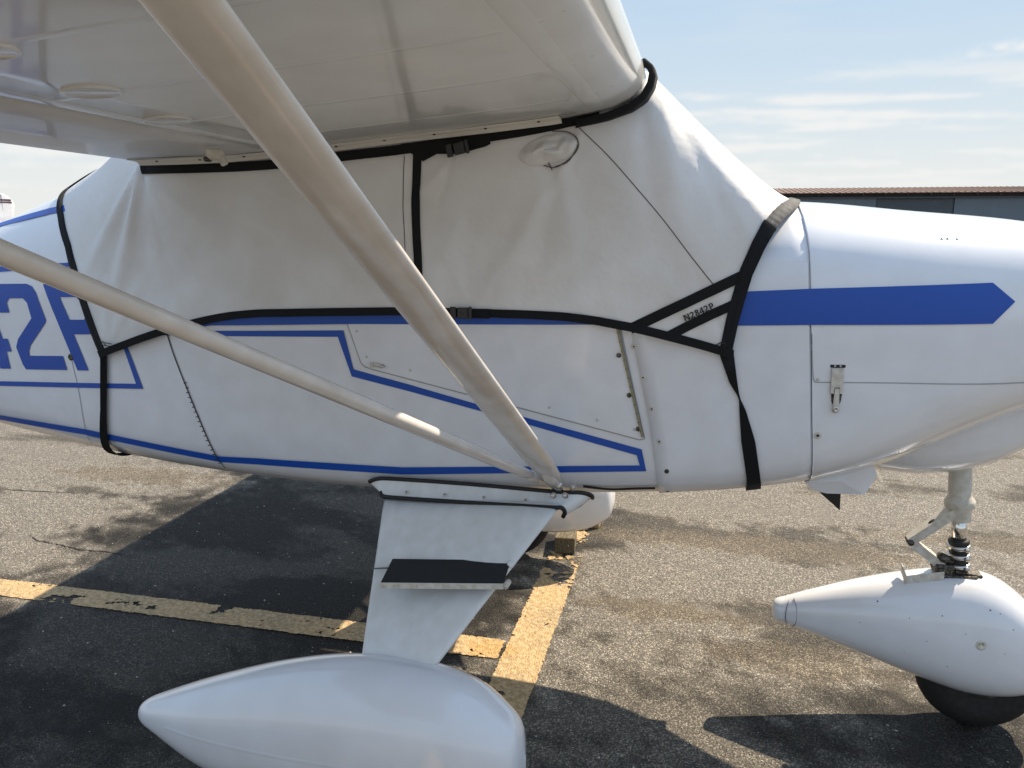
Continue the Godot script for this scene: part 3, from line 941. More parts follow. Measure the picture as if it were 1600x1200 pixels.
func foil() -> Array:
	# wing section from the trailing edge along the underside to the leading edge and back on top
	return [[-1.768, 1.884], [-1.60, 1.885], [-1.45, 1.888], [-1.30, 1.897], [-1.10, 1.913], [-0.85, 1.936], [-0.60, 1.956], [-0.43, 1.972], [-0.33, 1.985], [-0.26, 2.000], [-0.215, 2.020], [-0.188, 2.046], [-0.178, 2.078], [-0.186, 2.112], [-0.215, 2.144], [-0.28, 2.175], [-0.40, 2.203], [-0.60, 2.217], [-0.85, 2.205], [-1.10, 2.160], [-1.30, 2.096], [-1.50, 2.010], [-1.65, 1.937], [-1.768, 1.890]]


func rise(z: float) -> float:
	return 0.0175 * (absf(z) - 0.5)


func under(x: float) -> float:
	var f := foil()
	for i in 11:
		if x <= f[i + 1][0]:
			return lerpf(f[i][1], f[i + 1][1], (x - f[i][0]) / (f[i + 1][0] - f[i][0]))
	return 2.05


func wing(plane: Node3D, side: float) -> void:
	var hinge := -1.246
	var main := []
	var tail_ := []
	var f := foil()
	for z in [0.46, 0.5, 1.0, 1.6, 2.3, 3.0, 3.7, 4.2, 4.33, 4.41, 4.45]:
		var shrink: float = 1.0 if z < 4.25 else sqrt(maxf(0.0, 1.0 - pow((z - 4.2) / 0.2505, 2.0)))
		var a := PackedVector3Array()
		var b := PackedVector3Array()
		for p in f:
			var v := Vector3(lerpf(-0.9, p[0], lerpf(1.0, shrink, 0.5)), lerpf(2.03, p[1], shrink) + rise(z), z * side)
			if p[0] > hinge:
				a.append(v)
			else:
				b.append(v)
		a.insert(0, Vector3(lerpf(-0.9, hinge + 0.004, lerpf(1.0, shrink, 0.5)), lerpf(2.03, under(hinge), shrink) + rise(z), z * side))
		a.append(Vector3(lerpf(-0.9, hinge + 0.004, lerpf(1.0, shrink, 0.5)), lerpf(2.03, 2.113, shrink) + rise(z), z * side))
		main.append(a)
		var t := PackedVector3Array()
		for p in [[-1.768, 1.886], [-1.55, 1.888], [-1.36, 1.890], [hinge - 0.016, 1.8970], [hinge - 0.006, 1.93], [hinge - 0.006, 2.06], [hinge - 0.02, 2.105], [-1.40, 2.055], [-1.55, 1.985], [-1.68, 1.925], [-1.768, 1.890]]:
			t.append(Vector3(lerpf(-0.9, p[0], lerpf(1.0, shrink, 0.5)), lerpf(2.03, p[1], shrink) + rise(z), z * side))
		if z >= 0.5:
			tail_.append(t)
	var w := part("wing", Soup.new(true).loft(main).done(), M.wing_paint, plane)
	part("flap", Soup.new(true).loft(tail_.slice(0, 5)).done(), M.flap_paint, w)
	var ail := []
	for r: PackedVector3Array in tail_.slice(4):
		var q := r.duplicate()
		if ail.is_empty():
			for i in q.size(): q[i].z += 0.008 * side
		ail.append(q)
	part("aileron", Soup.new(true).loft(ail).done(), M.flap_paint, w)
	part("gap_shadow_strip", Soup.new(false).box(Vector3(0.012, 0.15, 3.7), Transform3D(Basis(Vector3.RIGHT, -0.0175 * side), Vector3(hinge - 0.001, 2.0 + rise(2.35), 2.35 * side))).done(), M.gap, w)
	if side < 0:
		for st in [[-0.495, 2.24], [-1.17, 2.385]]:
			part("wing_strut", Soup.new(true).tube([Vector3(-0.38 - (0.0 if st[0] > -1 else 0.06), 0.925, -0.52), Vector3(st[0], under(st[0]) + rise(st[1]) + 0.02, -st[1])], [0.042 if st[0] > -1 else 0.021, 0.042 if st[0] > -1 else 0.021], 20, true, 0.5, Vector3.RIGHT).done(), M.strut_paint, plane)
		return
	# rib tapes that show through the fabric
	for i in 11:
		var z := 0.78 + 0.335 * i
		var s := Soup.new(true)
		var rows := []
		for k in 27:
			var x := lerpf(-1.235, -0.235, k / 26.0)
			var r := PackedVector3Array()
			for o in [[-0.013, 0.0], [-0.008, -0.0007], [0.008, -0.0007], [0.013, 0.0]]:
				r.append(Vector3(x, under(x) + rise(z) + o[1] + 0.0002, z + o[0]))
			rows.append(r)
		part("rib_tape", s.grid(rows, func(_c: Vector3) -> Vector3: return Vector3.DOWN).done(), M.wing_paint, w)
	# spanwise edge tapes
	for x in [-0.30, -1.222]:
		var rows := []
		for k in 20:
			var z := lerpf(0.6, 4.1, k / 19.0)
			var r := PackedVector3Array()
			for o in [[-0.022, 0.0], [-0.018, -0.0012], [0.018, -0.0012], [0.022, 0.0]]:
				r.append(Vector3(x + o[0], under(x + o[0]) + rise(z) + o[1] - 0.0002, z))
			rows.append(r)
		part("edge_tape", Soup.new(true).grid(rows, func(_c: Vector3) -> Vector3: return Vector3.DOWN).done(), M.wing_paint, w)
	for q in [[-1.172, 1.165], [-1.100, 1.478], [-1.035, 1.775]]:
		var y := under(q[0]) + rise(q[1])
		var tilt := Transform3D(Basis(Vector3.BACK, 0.08), Vector3(q[0], y, q[1]))
		part("inspection_ring", Soup.new(true).lathe(tilt, [[0.001, -0.0024], [0.044, -0.0024], [0.0455, -0.0036], [0.050, -0.0042], [0.0525, -0.003], [0.0535, 0.003]], 40).done(), M.wing_paint, w)
	# fairing strip along the root with its screws
	var rows2 := []
	for k in 40:
		var x := lerpf(-1.74, -0.40, k / 39.0)
		var r := PackedVector3Array()
		for o in [[0.59, 0.0005], [0.588, -0.003], [0.548, -0.005], [0.540, -0.008], [0.535, -0.013], [0.530, -0.015]]:
			r.append(Vector3(x, under(x) + rise(o[0]) + o[1], o[0]))
		rows2.append(r)
	var fair := part("root_fairing", Soup.new(true).grid(rows2, func(_c: Vector3) -> Vector3: return Vector3(0, -1, 0.8)).done(), M.cream_paint, w)
	for k in 9:
		var x := lerpf(-1.66, -0.46, k / 8.0)
		fastener("screw", Vector3(x, under(x) - 0.0055, 0.556), Vector3(0, -1, 0.15), 0.0042, M.grimy_metal, fair)
	var rows3 := []
	for k in 30:
		var x := lerpf(-1.74, -0.35, k / 29.0)
		var wob := 0.002 * sin(x * 9.0) + 0.002 * fine.get_noise_2d(x * 60.0, 0.0)
		rows3.append(PackedVector3Array([Vector3(x, under(x) - 0.0022, 0.592), Vector3(x, under(x) - 0.0022, 0.598 + wob)]))
	part("fairing_gap", Soup.new(true).grid(rows3, func(_c: Vector3) -> Vector3: return Vector3.DOWN).done(), M.gap, w)
	part("flap_horn", Soup.new(false).box(Vector3(0.045, 0.03, 0.022), Transform3D(Basis(Vector3.UP, 0.5), Vector3(-1.30, 1.876, 0.80)), 0.005).box(Vector3(0.02, 0.045, 0.012), Transform3D(Basis(Vector3.BACK, 0.4), Vector3(-1.285, 1.868, 0.79)), 0.003).done(), M.worn_white, w)
	part("horn_bolt", Soup.new(true).lathe(Transform3D(Basis(Vector3.RIGHT, PI / 2), Vector3(-1.315, 1.862, 0.80)), [[0.007, 0.0], [0.007, 0.02], [0.004, 0.024]], 10).done(), M.grimy_metal, w)
	# V struts of flattened tube
	var a0 := Vector3(-0.410, 0.924, 0.510)
	var a1 := Vector3(-0.4945, 1.998, 2.241)
	var fs := part("wing_strut", strut_mesh(a0, a1, 0.0425, 0.40), M.strut_paint, plane)
	var b0 := Vector3(-0.452, 0.930, 0.510)
	var b1 := Vector3(-1.17, 1.945, 2.385)
	var rs := part("wing_strut", strut_mesh(b0, b1, 0.0225, 0.85), M.strut_paint, plane)
	var t0 := (a1 - a0).normalized()
	var t1 := (b1 - b0).normalized()
	part("strut_fork", Soup.new(true).tube([a0 - t0 * 0.02, a0 + t0 * 0.10, a0 + t0 * 0.16], [0.020, 0.024, 0.012], 12).done(), M.strut_paint, fs)
	part("fork_sleeve", Soup.new(true).tube([a0 + Vector3(0.012, -0.012, 0.0), a0 + Vector3(0.012, -0.012, 0) + t0 * 0.035], [0.016, 0.016], 6).done(), M.steel, fs)
	part("strut_fork", Soup.new(true).tube([b0 - t1 * 0.015, b0 + t1 * 0.07, b0 + t1 * 0.10], [0.014, 0.017, 0.010], 12).done(), M.strut_paint, rs)
	for p in [[-0.372, 0.905, 0.56], [-0.408, 0.902, 0.56]]:
		fastener("strut_bolt", Vector3(p[0], p[1], p[2]), Vector3(0, -0.2, 1), 0.0085, M.steel, fs, bolt_mesh)
	fastener("strut_bolt", Vector3(-0.352, 0.928, 0.552), Vector3(0.8, -0.2, 1), 0.009, M.steel, fs, bolt_mesh)


func strut_mesh(a: Vector3, b: Vector3, half: float, flat: float) -> ArrayMesh:
	var pts := []
	var radii := []
	for k in 17:
		var u := k / 16.0
		pts.append(a.lerp(b, u))
		radii.append(half * (0.55 + 0.45 * smoothstep(0.0, 0.10, u)))
	# streamlined tube: blunt in front, finer behind
	var rings := []
	var t := (b - a).normalized()
	var u_ := (Vector3.RIGHT - t * t.x).normalized()
	var w := t.cross(u_)
	for i in pts.size():
		var r := PackedVector3Array()
		for k in 28:
			var an := TAU * k / 28.0
			var c := cos(an)
			r.append(pts[i] + (u_ * c + w * sin(an) * flat * (1.0 - 0.18 * (1.0 - c) * 0.5)) * radii[i])
		rings.append(r)
	return Soup.new(true).loft(rings).done()


func pant_rings(table: Array, z0: float, n: float) -> Array:
	# table rows: x, top, bottom, half width
	var rings := []
	var steps := 56
	for i in steps + 1:
		var u := float(i) / steps
		u = 0.5 - 0.5 * cos(PI * u)
		var x := lerpf(table[0][0], table[-1][0], u)
		var q := herm(table, x)
		var r := PackedVector3Array()
		for k in 48:
			var a := TAU * k / 48.0
			r.append(Vector3(x, (q[0] + q[1]) / 2 + maxf(q[0] - q[1], 0.0) / 2 * signf(sin(a)) * pow(absf(sin(a)), 2.0 / n), z0 + maxf(q[2], 0.0) * signf(cos(a)) * pow(absf(cos(a)), 2.0 / n)))
		rings.append(r)
	return rings


func tyre(called: String, at: Vector3, r: float, half: float, parent: Node) -> void:
	var tf := Transform3D(Basis(Vector3.RIGHT, PI / 2), at)
	var prof := []
	for k in 19:
		var a := PI * (k / 18.0 * 1.24 - 0.12)
		prof.append([r - half + half * sin(a), -half * cos(a)])
	var t := part(called, Soup.new(true).lathe(tf, prof, 48).done(), M.tyre_rubber, parent)
	part("hub", Soup.new(true).lathe(tf, [[r - half * 1.3, -half * 0.9], [r - half * 1.35, half * 0.88], [0.03, half * 1.0], [0.001, half * 1.02]], 24).done(), M.steel, t)


func main_gear(plane: Node3D, side: float) -> void:
	var tr := Vector3(-0.95, 0.842, 0.55)
	var tf := Vector3(-0.385, 0.870, 0.55)
	var br := Vector3(-0.839, 0.545, 1.01)
	var bf := Vector3(-0.638, 0.562, 1.01)
	var across := (br - tr).normalized()
	var rings := []
	for k in 9:
		var u := k / 8.0
		var a := tr.lerp(br, u)
		var b := tf.lerp(bf, u)
		var n := (b - a).cross(across).normalized()
		if n.y < 0: n = -n
		var r := PackedVector3Array()
		for m in 28:
			var t := TAU * m / 28.0
			var c := 0.5 + 0.5 * cos(t)
			var thick := 0.015 * (0.25 + 0.75 * smoothstep(0.0, 0.75, c)) * sin(t)
			if absf(sin(t)) > 0.2: thick = 0.015 * signf(sin(t)) * (0.18 + 0.82 * smoothstep(0.0, 0.8, c)) * sqrt(absf(sin(t)))
			var v := a.lerp(b, c) + n * thick
			r.append(Vector3(v.x, v.y, v.z * side))
		rings.append(r)
	var leg := part("gear_leg", Soup.new(true).loft(rings).done(), M.leg_paint, plane)
	# fairing between leg and fuselage, its edges sealed with rubber
	var top := [Vector3(-1.022, 0.876, 0.492), Vector3(-0.985, 0.893, 0.508), Vector3(-0.93, 0.898, 0.512), Vector3(-0.685, 0.901, 0.514), Vector3(-0.41, 0.898, 0.514), Vector3(-0.335, 0.900, 0.510), Vector3(-0.305, 0.889, 0.496), Vector3(-0.303, 0.872, 0.47)]
	var low := [Vector3(-0.968, 0.856, 0.528), Vector3(-0.955, 0.850, 0.545), Vector3(-0.90, 0.853, 0.557), Vector3(-0.672, 0.860, 0.566), Vector3(-0.42, 0.866, 0.566), Vector3(-0.385, 0.866, 0.560), Vector3(-0.374, 0.850, 0.552), Vector3(-0.380, 0.832, 0.548)]
	var edges := []
	for e in [top, low]:
		var c := Curve3D.new()
		for i in 8:
			var t: Vector3 = (e[mini(i + 1, 7)] - e[maxi(i - 1, 0)]) / 6.0
			c.add_point(e[i], -t, t)
		var pts := PackedVector3Array()
		for i in 8:
			for m in (6 if i < 7 else 1):
				var v := c.sample(i, m / 6.0)
				pts.append(Vector3(v.x, v.y, v.z * side))
		edges.append(pts)
	var fr := [edges[0]]
	for k in [0.33, 0.67]:
		var mid := PackedVector3Array()
		for i in edges[0].size():
			mid.append(edges[0][i].lerp(edges[1][i], k) + Vector3(0, -0.004, -0.002 * side))
		fr.append(mid)
	fr.append(edges[1])
	part("gear_fairing", Soup.new(true).grid(fr, func(_c: Vector3) -> Vector3: return Vector3(0, 0.7, side)).done(), M.leg_paint, leg)
	for pts in edges:
		var radii := []
		for m in pts.size(): radii.append(0.0068)
		part("rubber_seal", Soup.new(true).tube(Array(pts), radii, 8, true).done(), M.rubber, leg)
	if side < 0:
		wheel_pant(plane, side)
		return
	for x in [-0.875, -0.75, -0.625, -0.495]:
		var c: float = (x + 0.972) / 0.62
		var v := Vector3(x, lerpf(0.868, 0.876, c), 0.537)
		fastener("screw", v + Vector3(0, 0.001, 0.010), Vector3(0, 0.7, 0.7), 0.0062, M.worn_white, leg)
		fastener("screw_slot", v + Vector3(0, 0.003, 0.012), Vector3(0, 0.7, 0.7), 0.0022, M.gap, leg)
	# lower skin lap behind the step
	part("skin_lap", strip(tr.lerp(br, 0.47) + Vector3(0, 0.0095, 0.006), tr.lerp(br, 0.47) + Vector3(0.055, 0.0175, 0.006), 0.0022), M.faint_gap, leg)
	# step plate
	var bk0 := Vector3(-0.840, 0.744, 0.762)
	var bk1 := Vector3(-0.500, 0.757, 0.722)
	var f0 := Vector3(-0.823, 0.732, 0.893)
	var f1 := Vector3(-0.492, 0.740, 0.838)
	var s := Soup.new(false)
	var dn := Vector3(0, -0.006, 0)
	s.quad(bk0, bk1, f1, f0, Vector3.UP)
	s.quad(bk0 + dn, bk1 + dn, f1 + dn, f0 + dn, Vector3.DOWN)
	s.quad(bk0, f0, f0 + dn, bk0 + dn, Vector3.LEFT)
	s.quad(bk1, f1, f1 + dn, bk1 + dn, Vector3.RIGHT)
	s.quad(f0, f1, f1 + dn, f0 + dn, Vector3.BACK)
	var step := part("step", s.done(), M.grip, plane)
	var lip := Soup.new(false)
	var along := (f1 - f0)
	lip.box(Vector3(along.length() + 0.004, 0.017, 0.004), Transform3D(Basis(along.normalized(), Vector3.UP, along.normalized().cross(Vector3.UP)), (f0 + f1) / 2 + Vector3(0, -0.007, 0.003)), 0.0015)
	part("step_lip", lip.done(), M.worn_white, step)
	part("step_end", Soup.new(true).tube([f1 + Vector3(0.006, -0.007, 0.0), f1 + Vector3(0.008, -0.007, -0.03)], [0.0095, 0.008], 10).done(), M.worn_white, step)
	for k in 7:
		fastener("rivet", f0.lerp(f1, [0.02, 0.11, 0.15, 0.30, 0.52, 0.66, 0.92][k]) + Vector3(0.001, -0.007, 0.005), Vector3(-0.15, 0, 1), 0.0035, M.steel, step)
	fastener("leg_cap", tf.lerp(bf, 0.40) + Vector3(-0.008, 0.006, 0.006), Vector3(0.7, 0.4, 0.4), 0.011, M.leg_paint, leg)
	wheel_pant(plane, side)


func strip(a: Vector3, b: Vector3, r: float) -> ArrayMesh:
	return Soup.new(true).tube([a, b], [r, r], 6).done()


func wheel_pant(plane: Node3D, side: float) -> void:
	var table := [[-1.512, 0.337, 0.333, 0.0], [-1.50, 0.358, 0.308, 0.030], [-1.45, 0.385, 0.283, 0.055], [-1.276, 0.458, 0.205, 0.103], [-1.06, 0.532, 0.165, 0.133], [-0.861, 0.574, 0.148, 0.146], [-0.66, 0.580, 0.152, 0.145], [-0.52, 0.545, 0.182, 0.128], [-0.44, 0.490, 0.226, 0.098], [-0.40, 0.440, 0.268, 0.066], [-0.385, 0.365, 0.335, 0.0]]
	var p := part("wheel_pant", Soup.new(true).loft(pant_rings(table, 1.03 * side, 2.25), false).done(), M.white_gloss, plane)
	# moulded joint line along the side
	var rows := []
	for k in 30:
		var x := lerpf(-1.38, -0.78, k / 29.0)
		var q := herm(table, x)
		var y := lerpf(0.345, 0.372, k / 29.0)
		var r := PackedVector3Array()
		for o in [-0.006, 0.0, 0.006]:
			var t: float = clampf((y + o - (q[0] + q[1]) / 2) / ((q[0] - q[1]) / 2), -0.99, 0.99)
			r.append(Vector3(x, y + o, (1.03 + q[2] * pow(1.0 - pow(absf(t), 2.25), 1.0 / 2.25) + (0.0014 if o == 0.0 else 0.0)) * side))
		rows.append(r)
	part("moulding", Soup.new(true).grid(rows, func(_c: Vector3) -> Vector3: return Vector3(0, 0, side)).done(), M.white_gloss, p)
	tyre("main_tyre", Vector3(-0.92, 0.212, 1.03 * side), 0.212, 0.075, plane)


func nose_gear(plane: Node3D) -> void:
	var table := [[0.286, 0.347, 0.343, 0.0], [0.292, 0.374, 0.313, 0.030], [0.33, 0.392, 0.300, 0.042], [0.42, 0.427, 0.276, 0.066], [0.58, 0.483, 0.228, 0.105], [0.76, 0.531, 0.172, 0.138], [0.90, 0.550, 0.134, 0.148], [1.00, 0.528, 0.128, 0.143], [1.09, 0.462, 0.142, 0.122], [1.16, 0.385, 0.175, 0.092], [1.205, 0.325, 0.215, 0.058], [1.225, 0.275, 0.265, 0.0]]
	var p := part("nose_wheel_pant", Soup.new(true).loft(pant_rings(table, 0.0, 2.35), false).done(), M.white_gloss, plane)
	tyre("nose_tyre", Vector3(0.965, 0.197, 0.0), 0.197, 0.075, plane)
	for x in [0.335, 0.360]:
		var q := herm(table, x)
		var pts := []
		for k in 15:
			var a := lerpf(-1.2, 1.2, k / 14.0)
			pts.append(Vector3(x + 0.006 * cos(a * 2.0) * (1.0 if x > 0.35 else -1.0), (q[0] + q[1]) / 2 + (q[0] - q[1]) / 2 * signf(sin(a)) * pow(absf(sin(a)), 2.0 / 2.35) * 1.005, (q[2] + 0.0005) * pow(cos(a), 2.0 / 2.35)))
		var rad := []
		for k in 15: rad.append(0.0014)
		part("pen_mark", Soup.new(true).tube(pts, rad, 6, false).done(), M.pen_ink, p)
	fastener("axle_nut", Vector3(0.918, 0.363, 0.143), Vector3(0, 0.05, 1), 0.014, M.steel, p)
	fastener("axle_washer", Vector3(0.918, 0.363, 0.1415), Vector3(0, 0.05, 1), 0.021, M.worn_white, p)
	fastener("drain_hole", Vector3(0.913, 0.326, 0.1445), Vector3(0, -0.05, 1), 0.0038, M.gap, p)
	for q in [[0.612, 0.452, 0.0028], [0.80, 0.443, 0.0022], [0.705, 0.420, 0.0018], [0.94, 0.475, 0.003], [0.97, 0.466, 0.002], [0.56, 0.375, 0.0016], [0.76, 0.352, 0.0016], [0.83, 0.27, 0.0018], [0.70, 0.30, 0.0014], [1.01, 0.42, 0.002], [0.99, 0.34, 0.0016], [0.87, 0.395, 0.0015]]:
		var w := herm(table, q[0])
		var t: float = (q[1] - (w[0] + w[1]) / 2) / ((w[0] - w[1]) / 2)
		fastener("stone_chip", Vector3(q[0], q[1], w[2] * pow(1.0 - pow(absf(t), 2.35), 1.0 / 2.35) - 0.0001), Vector3(0, t, 1), q[2], M.grimy_metal, p)
	# opening round the leg and the folded bracket on top
	part("leg_opening", Soup.new(false).box(Vector3(0.125, 0.010, 0.085), Transform3D(Basis(Vector3.BACK, 0.04), Vector3(0.858, 0.5435, 0.005)), 0.004).done(), M.grimy_metal, p)
	for e in [[Vector3(0.70, 0.522, 0.052), Vector3(0.815, 0.550, 0.052)], [Vector3(0.695, 0.546, 0.0), Vector3(0.70, 0.522, 0.06)]]:
		var d: Vector3 = e[1] - e[0]
		var b := Basis(d.normalized(), Vector3.UP, d.normalized().cross(Vector3.UP).normalized())
		part("bracket", Soup.new(false).box(Vector3(d.length(), 0.028, 0.004), Transform3D(b, (e[0] + e[1]) / 2), 0.0015).done(), M.worn_white, p)
	var st := Vector3(0.838, 0.96, 0.0)
	var en := Vector3(0.872, 0.545, 0.0)
	var ax := (en - st).normalized()
	var at := func(y: float) -> Vector3: return st + ax * ((st.y - y) / -ax.y)
	var leg_pts := []
	var leg_radii := []
	for q in [[0.96, 0.034], [0.816, 0.0352], [0.812, 0.036], [0.798, 0.0450], [0.795, 0.0460], [0.779, 0.0460], [0.7765, 0.0450], [0.771, 0.0372], [0.7685, 0.0360], [0.731, 0.0352], [0.7295, 0.0345], [0.729, 0.0280]]:
		leg_pts.append(at.call(q[0]))
		leg_radii.append(q[1])
	var h := part("nose_strut", Soup.new(true).tube(leg_pts, leg_radii, 32).done(), M.worn_white, plane)
	part("piston", Soup.new(true).tube([at.call(0.74), at.call(0.65)], [0.0235, 0.0235], 24).done(), M.chrome, h)
	part("gaiter", Soup.new(true).tube([at.call(0.662), at.call(0.655), at.call(0.645), at.call(0.60), at.call(0.555), at.call(0.545)], [0.030, 0.033, 0.031, 0.029, 0.031, 0.033], 20).done(), M.rubber, h)
	for y in [0.637, 0.606, 0.572]:
		part("clamp", Soup.new(true).tube([at.call(y + 0.008), at.call(y + 0.006), at.call(y - 0.006), at.call(y - 0.008)], [0.030, 0.0355, 0.0355, 0.030], 20).done(), M.steel, h)
		part("clamp_screw", Soup.new(false).box(Vector3(0.018, 0.012, 0.012), Transform3D(Basis(Vector3.UP, 0.4), at.call(y) + Vector3(0.016, 0, 0.036)), 0.003).done(), M.steel, h)
	part("valve_stub", Soup.new(true).tube([at.call(0.585) + Vector3(-0.02, 0, 0.01), Vector3(0.815, 0.598, 0.02), Vector3(0.800, 0.612, 0.022)], [0.013, 0.016, 0.010], 8).done(), M.grimy_metal, h)
	part("axle_clamp", Soup.new(false).box(Vector3(0.060, 0.035, 0.075), Transform3D(Basis(), Vector3(0.822, 0.560, 0.0)), 0.006).done(), M.grimy_metal, h)
	part("foot_plate", Soup.new(false).box(Vector3(0.085, 0.008, 0.070), Transform3D(Basis(Vector3.BACK, -0.12), Vector3(0.895, 0.553, 0.0)), 0.002).done(), M.grimy_metal, h)
	# torque links
	for link in [[Vector3(0.838, 0.762, 0.0), Vector3(0.712, 0.642, 0.0), 0.058, 0.036], [Vector3(0.712, 0.645, 0.0), Vector3(0.822, 0.562, 0.0), 0.036, 0.050]]:
		var d: Vector3 = link[1] - link[0]
		var x := d.normalized()
		var n := x.cross(Vector3.BACK).normalized()
		var s := Soup.new(false)
		var rings := []
		for k in 2:
			var c: Vector3 = link[k]
			var hw: float = link[2 + k] / 2
			rings.append(PackedVector3Array([c + Vector3(0, 0, hw) + n * 0.014, c + Vector3(0, 0, hw) - n * 0.014, c - Vector3(0, 0, hw) - n * 0.014, c - Vector3(0, 0, hw) + n * 0.014]))
		s.loft(rings)
		part("torque_link", s.done(), M.worn_white, h)
	part("link_bolt", Soup.new(true).tube([Vector3(0.712, 0.643, -0.026), Vector3(0.712, 0.643, 0.026)], [0.010, 0.010], 10).done(), M.grimy_metal, h)
	var up := (Vector3(0.838, 0.762, 0) - Vector3(0.712, 0.642, 0)).normalized()
	var nn := Vector3(-up.y, up.x, 0)
	part("lightening_hole", Soup.new(true).lathe(Transform3D(Basis(up, nn, up.cross(nn)).scaled_local(Vector3(1.5, 1, 1)), Vector3(0.782, 0.708, 0.006) + nn * 0.0135), [[0.008, 0.0], [0.008, 0.002], [0.001, 0.002]], 16).done(), M.gap, h)


func tail(plane: Node3D) -> void:
	var fin := []
	for q in [[1.30, -5.35, -4.35, 0.03], [1.55, -5.38, -4.75, 0.028], [2.0, -5.40, -5.0, 0.022], [2.3, -5.36, -5.1, 0.016], [2.42, -5.28, -5.16, 0.006]]:
		var r := PackedVector3Array()
		for k in 16:
			var a := TAU * k / 16.0
			r.append(Vector3(lerpf(q[1], q[2], 0.5 + 0.5 * cos(a)), q[0], q[3] * sin(a)))
		fin.append(r)
	part("tail_fin", Soup.new(true).loft(fin).done(), M.white_paint, plane)
	for side in [1.0, -1.0]:
		var st := []
		for q in [[0.02, -5.35, -4.62, 0.025], [0.8, -5.33, -4.72, 0.022], [1.2, -5.28, -4.85, 0.016], [1.42, -5.18, -4.98, 0.006]]:
			var r := PackedVector3Array()
			for k in 16:
				var a := TAU * k / 16.0
				r.append(Vector3(lerpf(q[1], q[2], 0.5 + 0.5 * cos(a)), 1.32 + q[3] * sin(a), q[0] * side))
			st.append(r)
		part("tailplane", Soup.new(true).loft(st).done(), M.white_paint, plane)


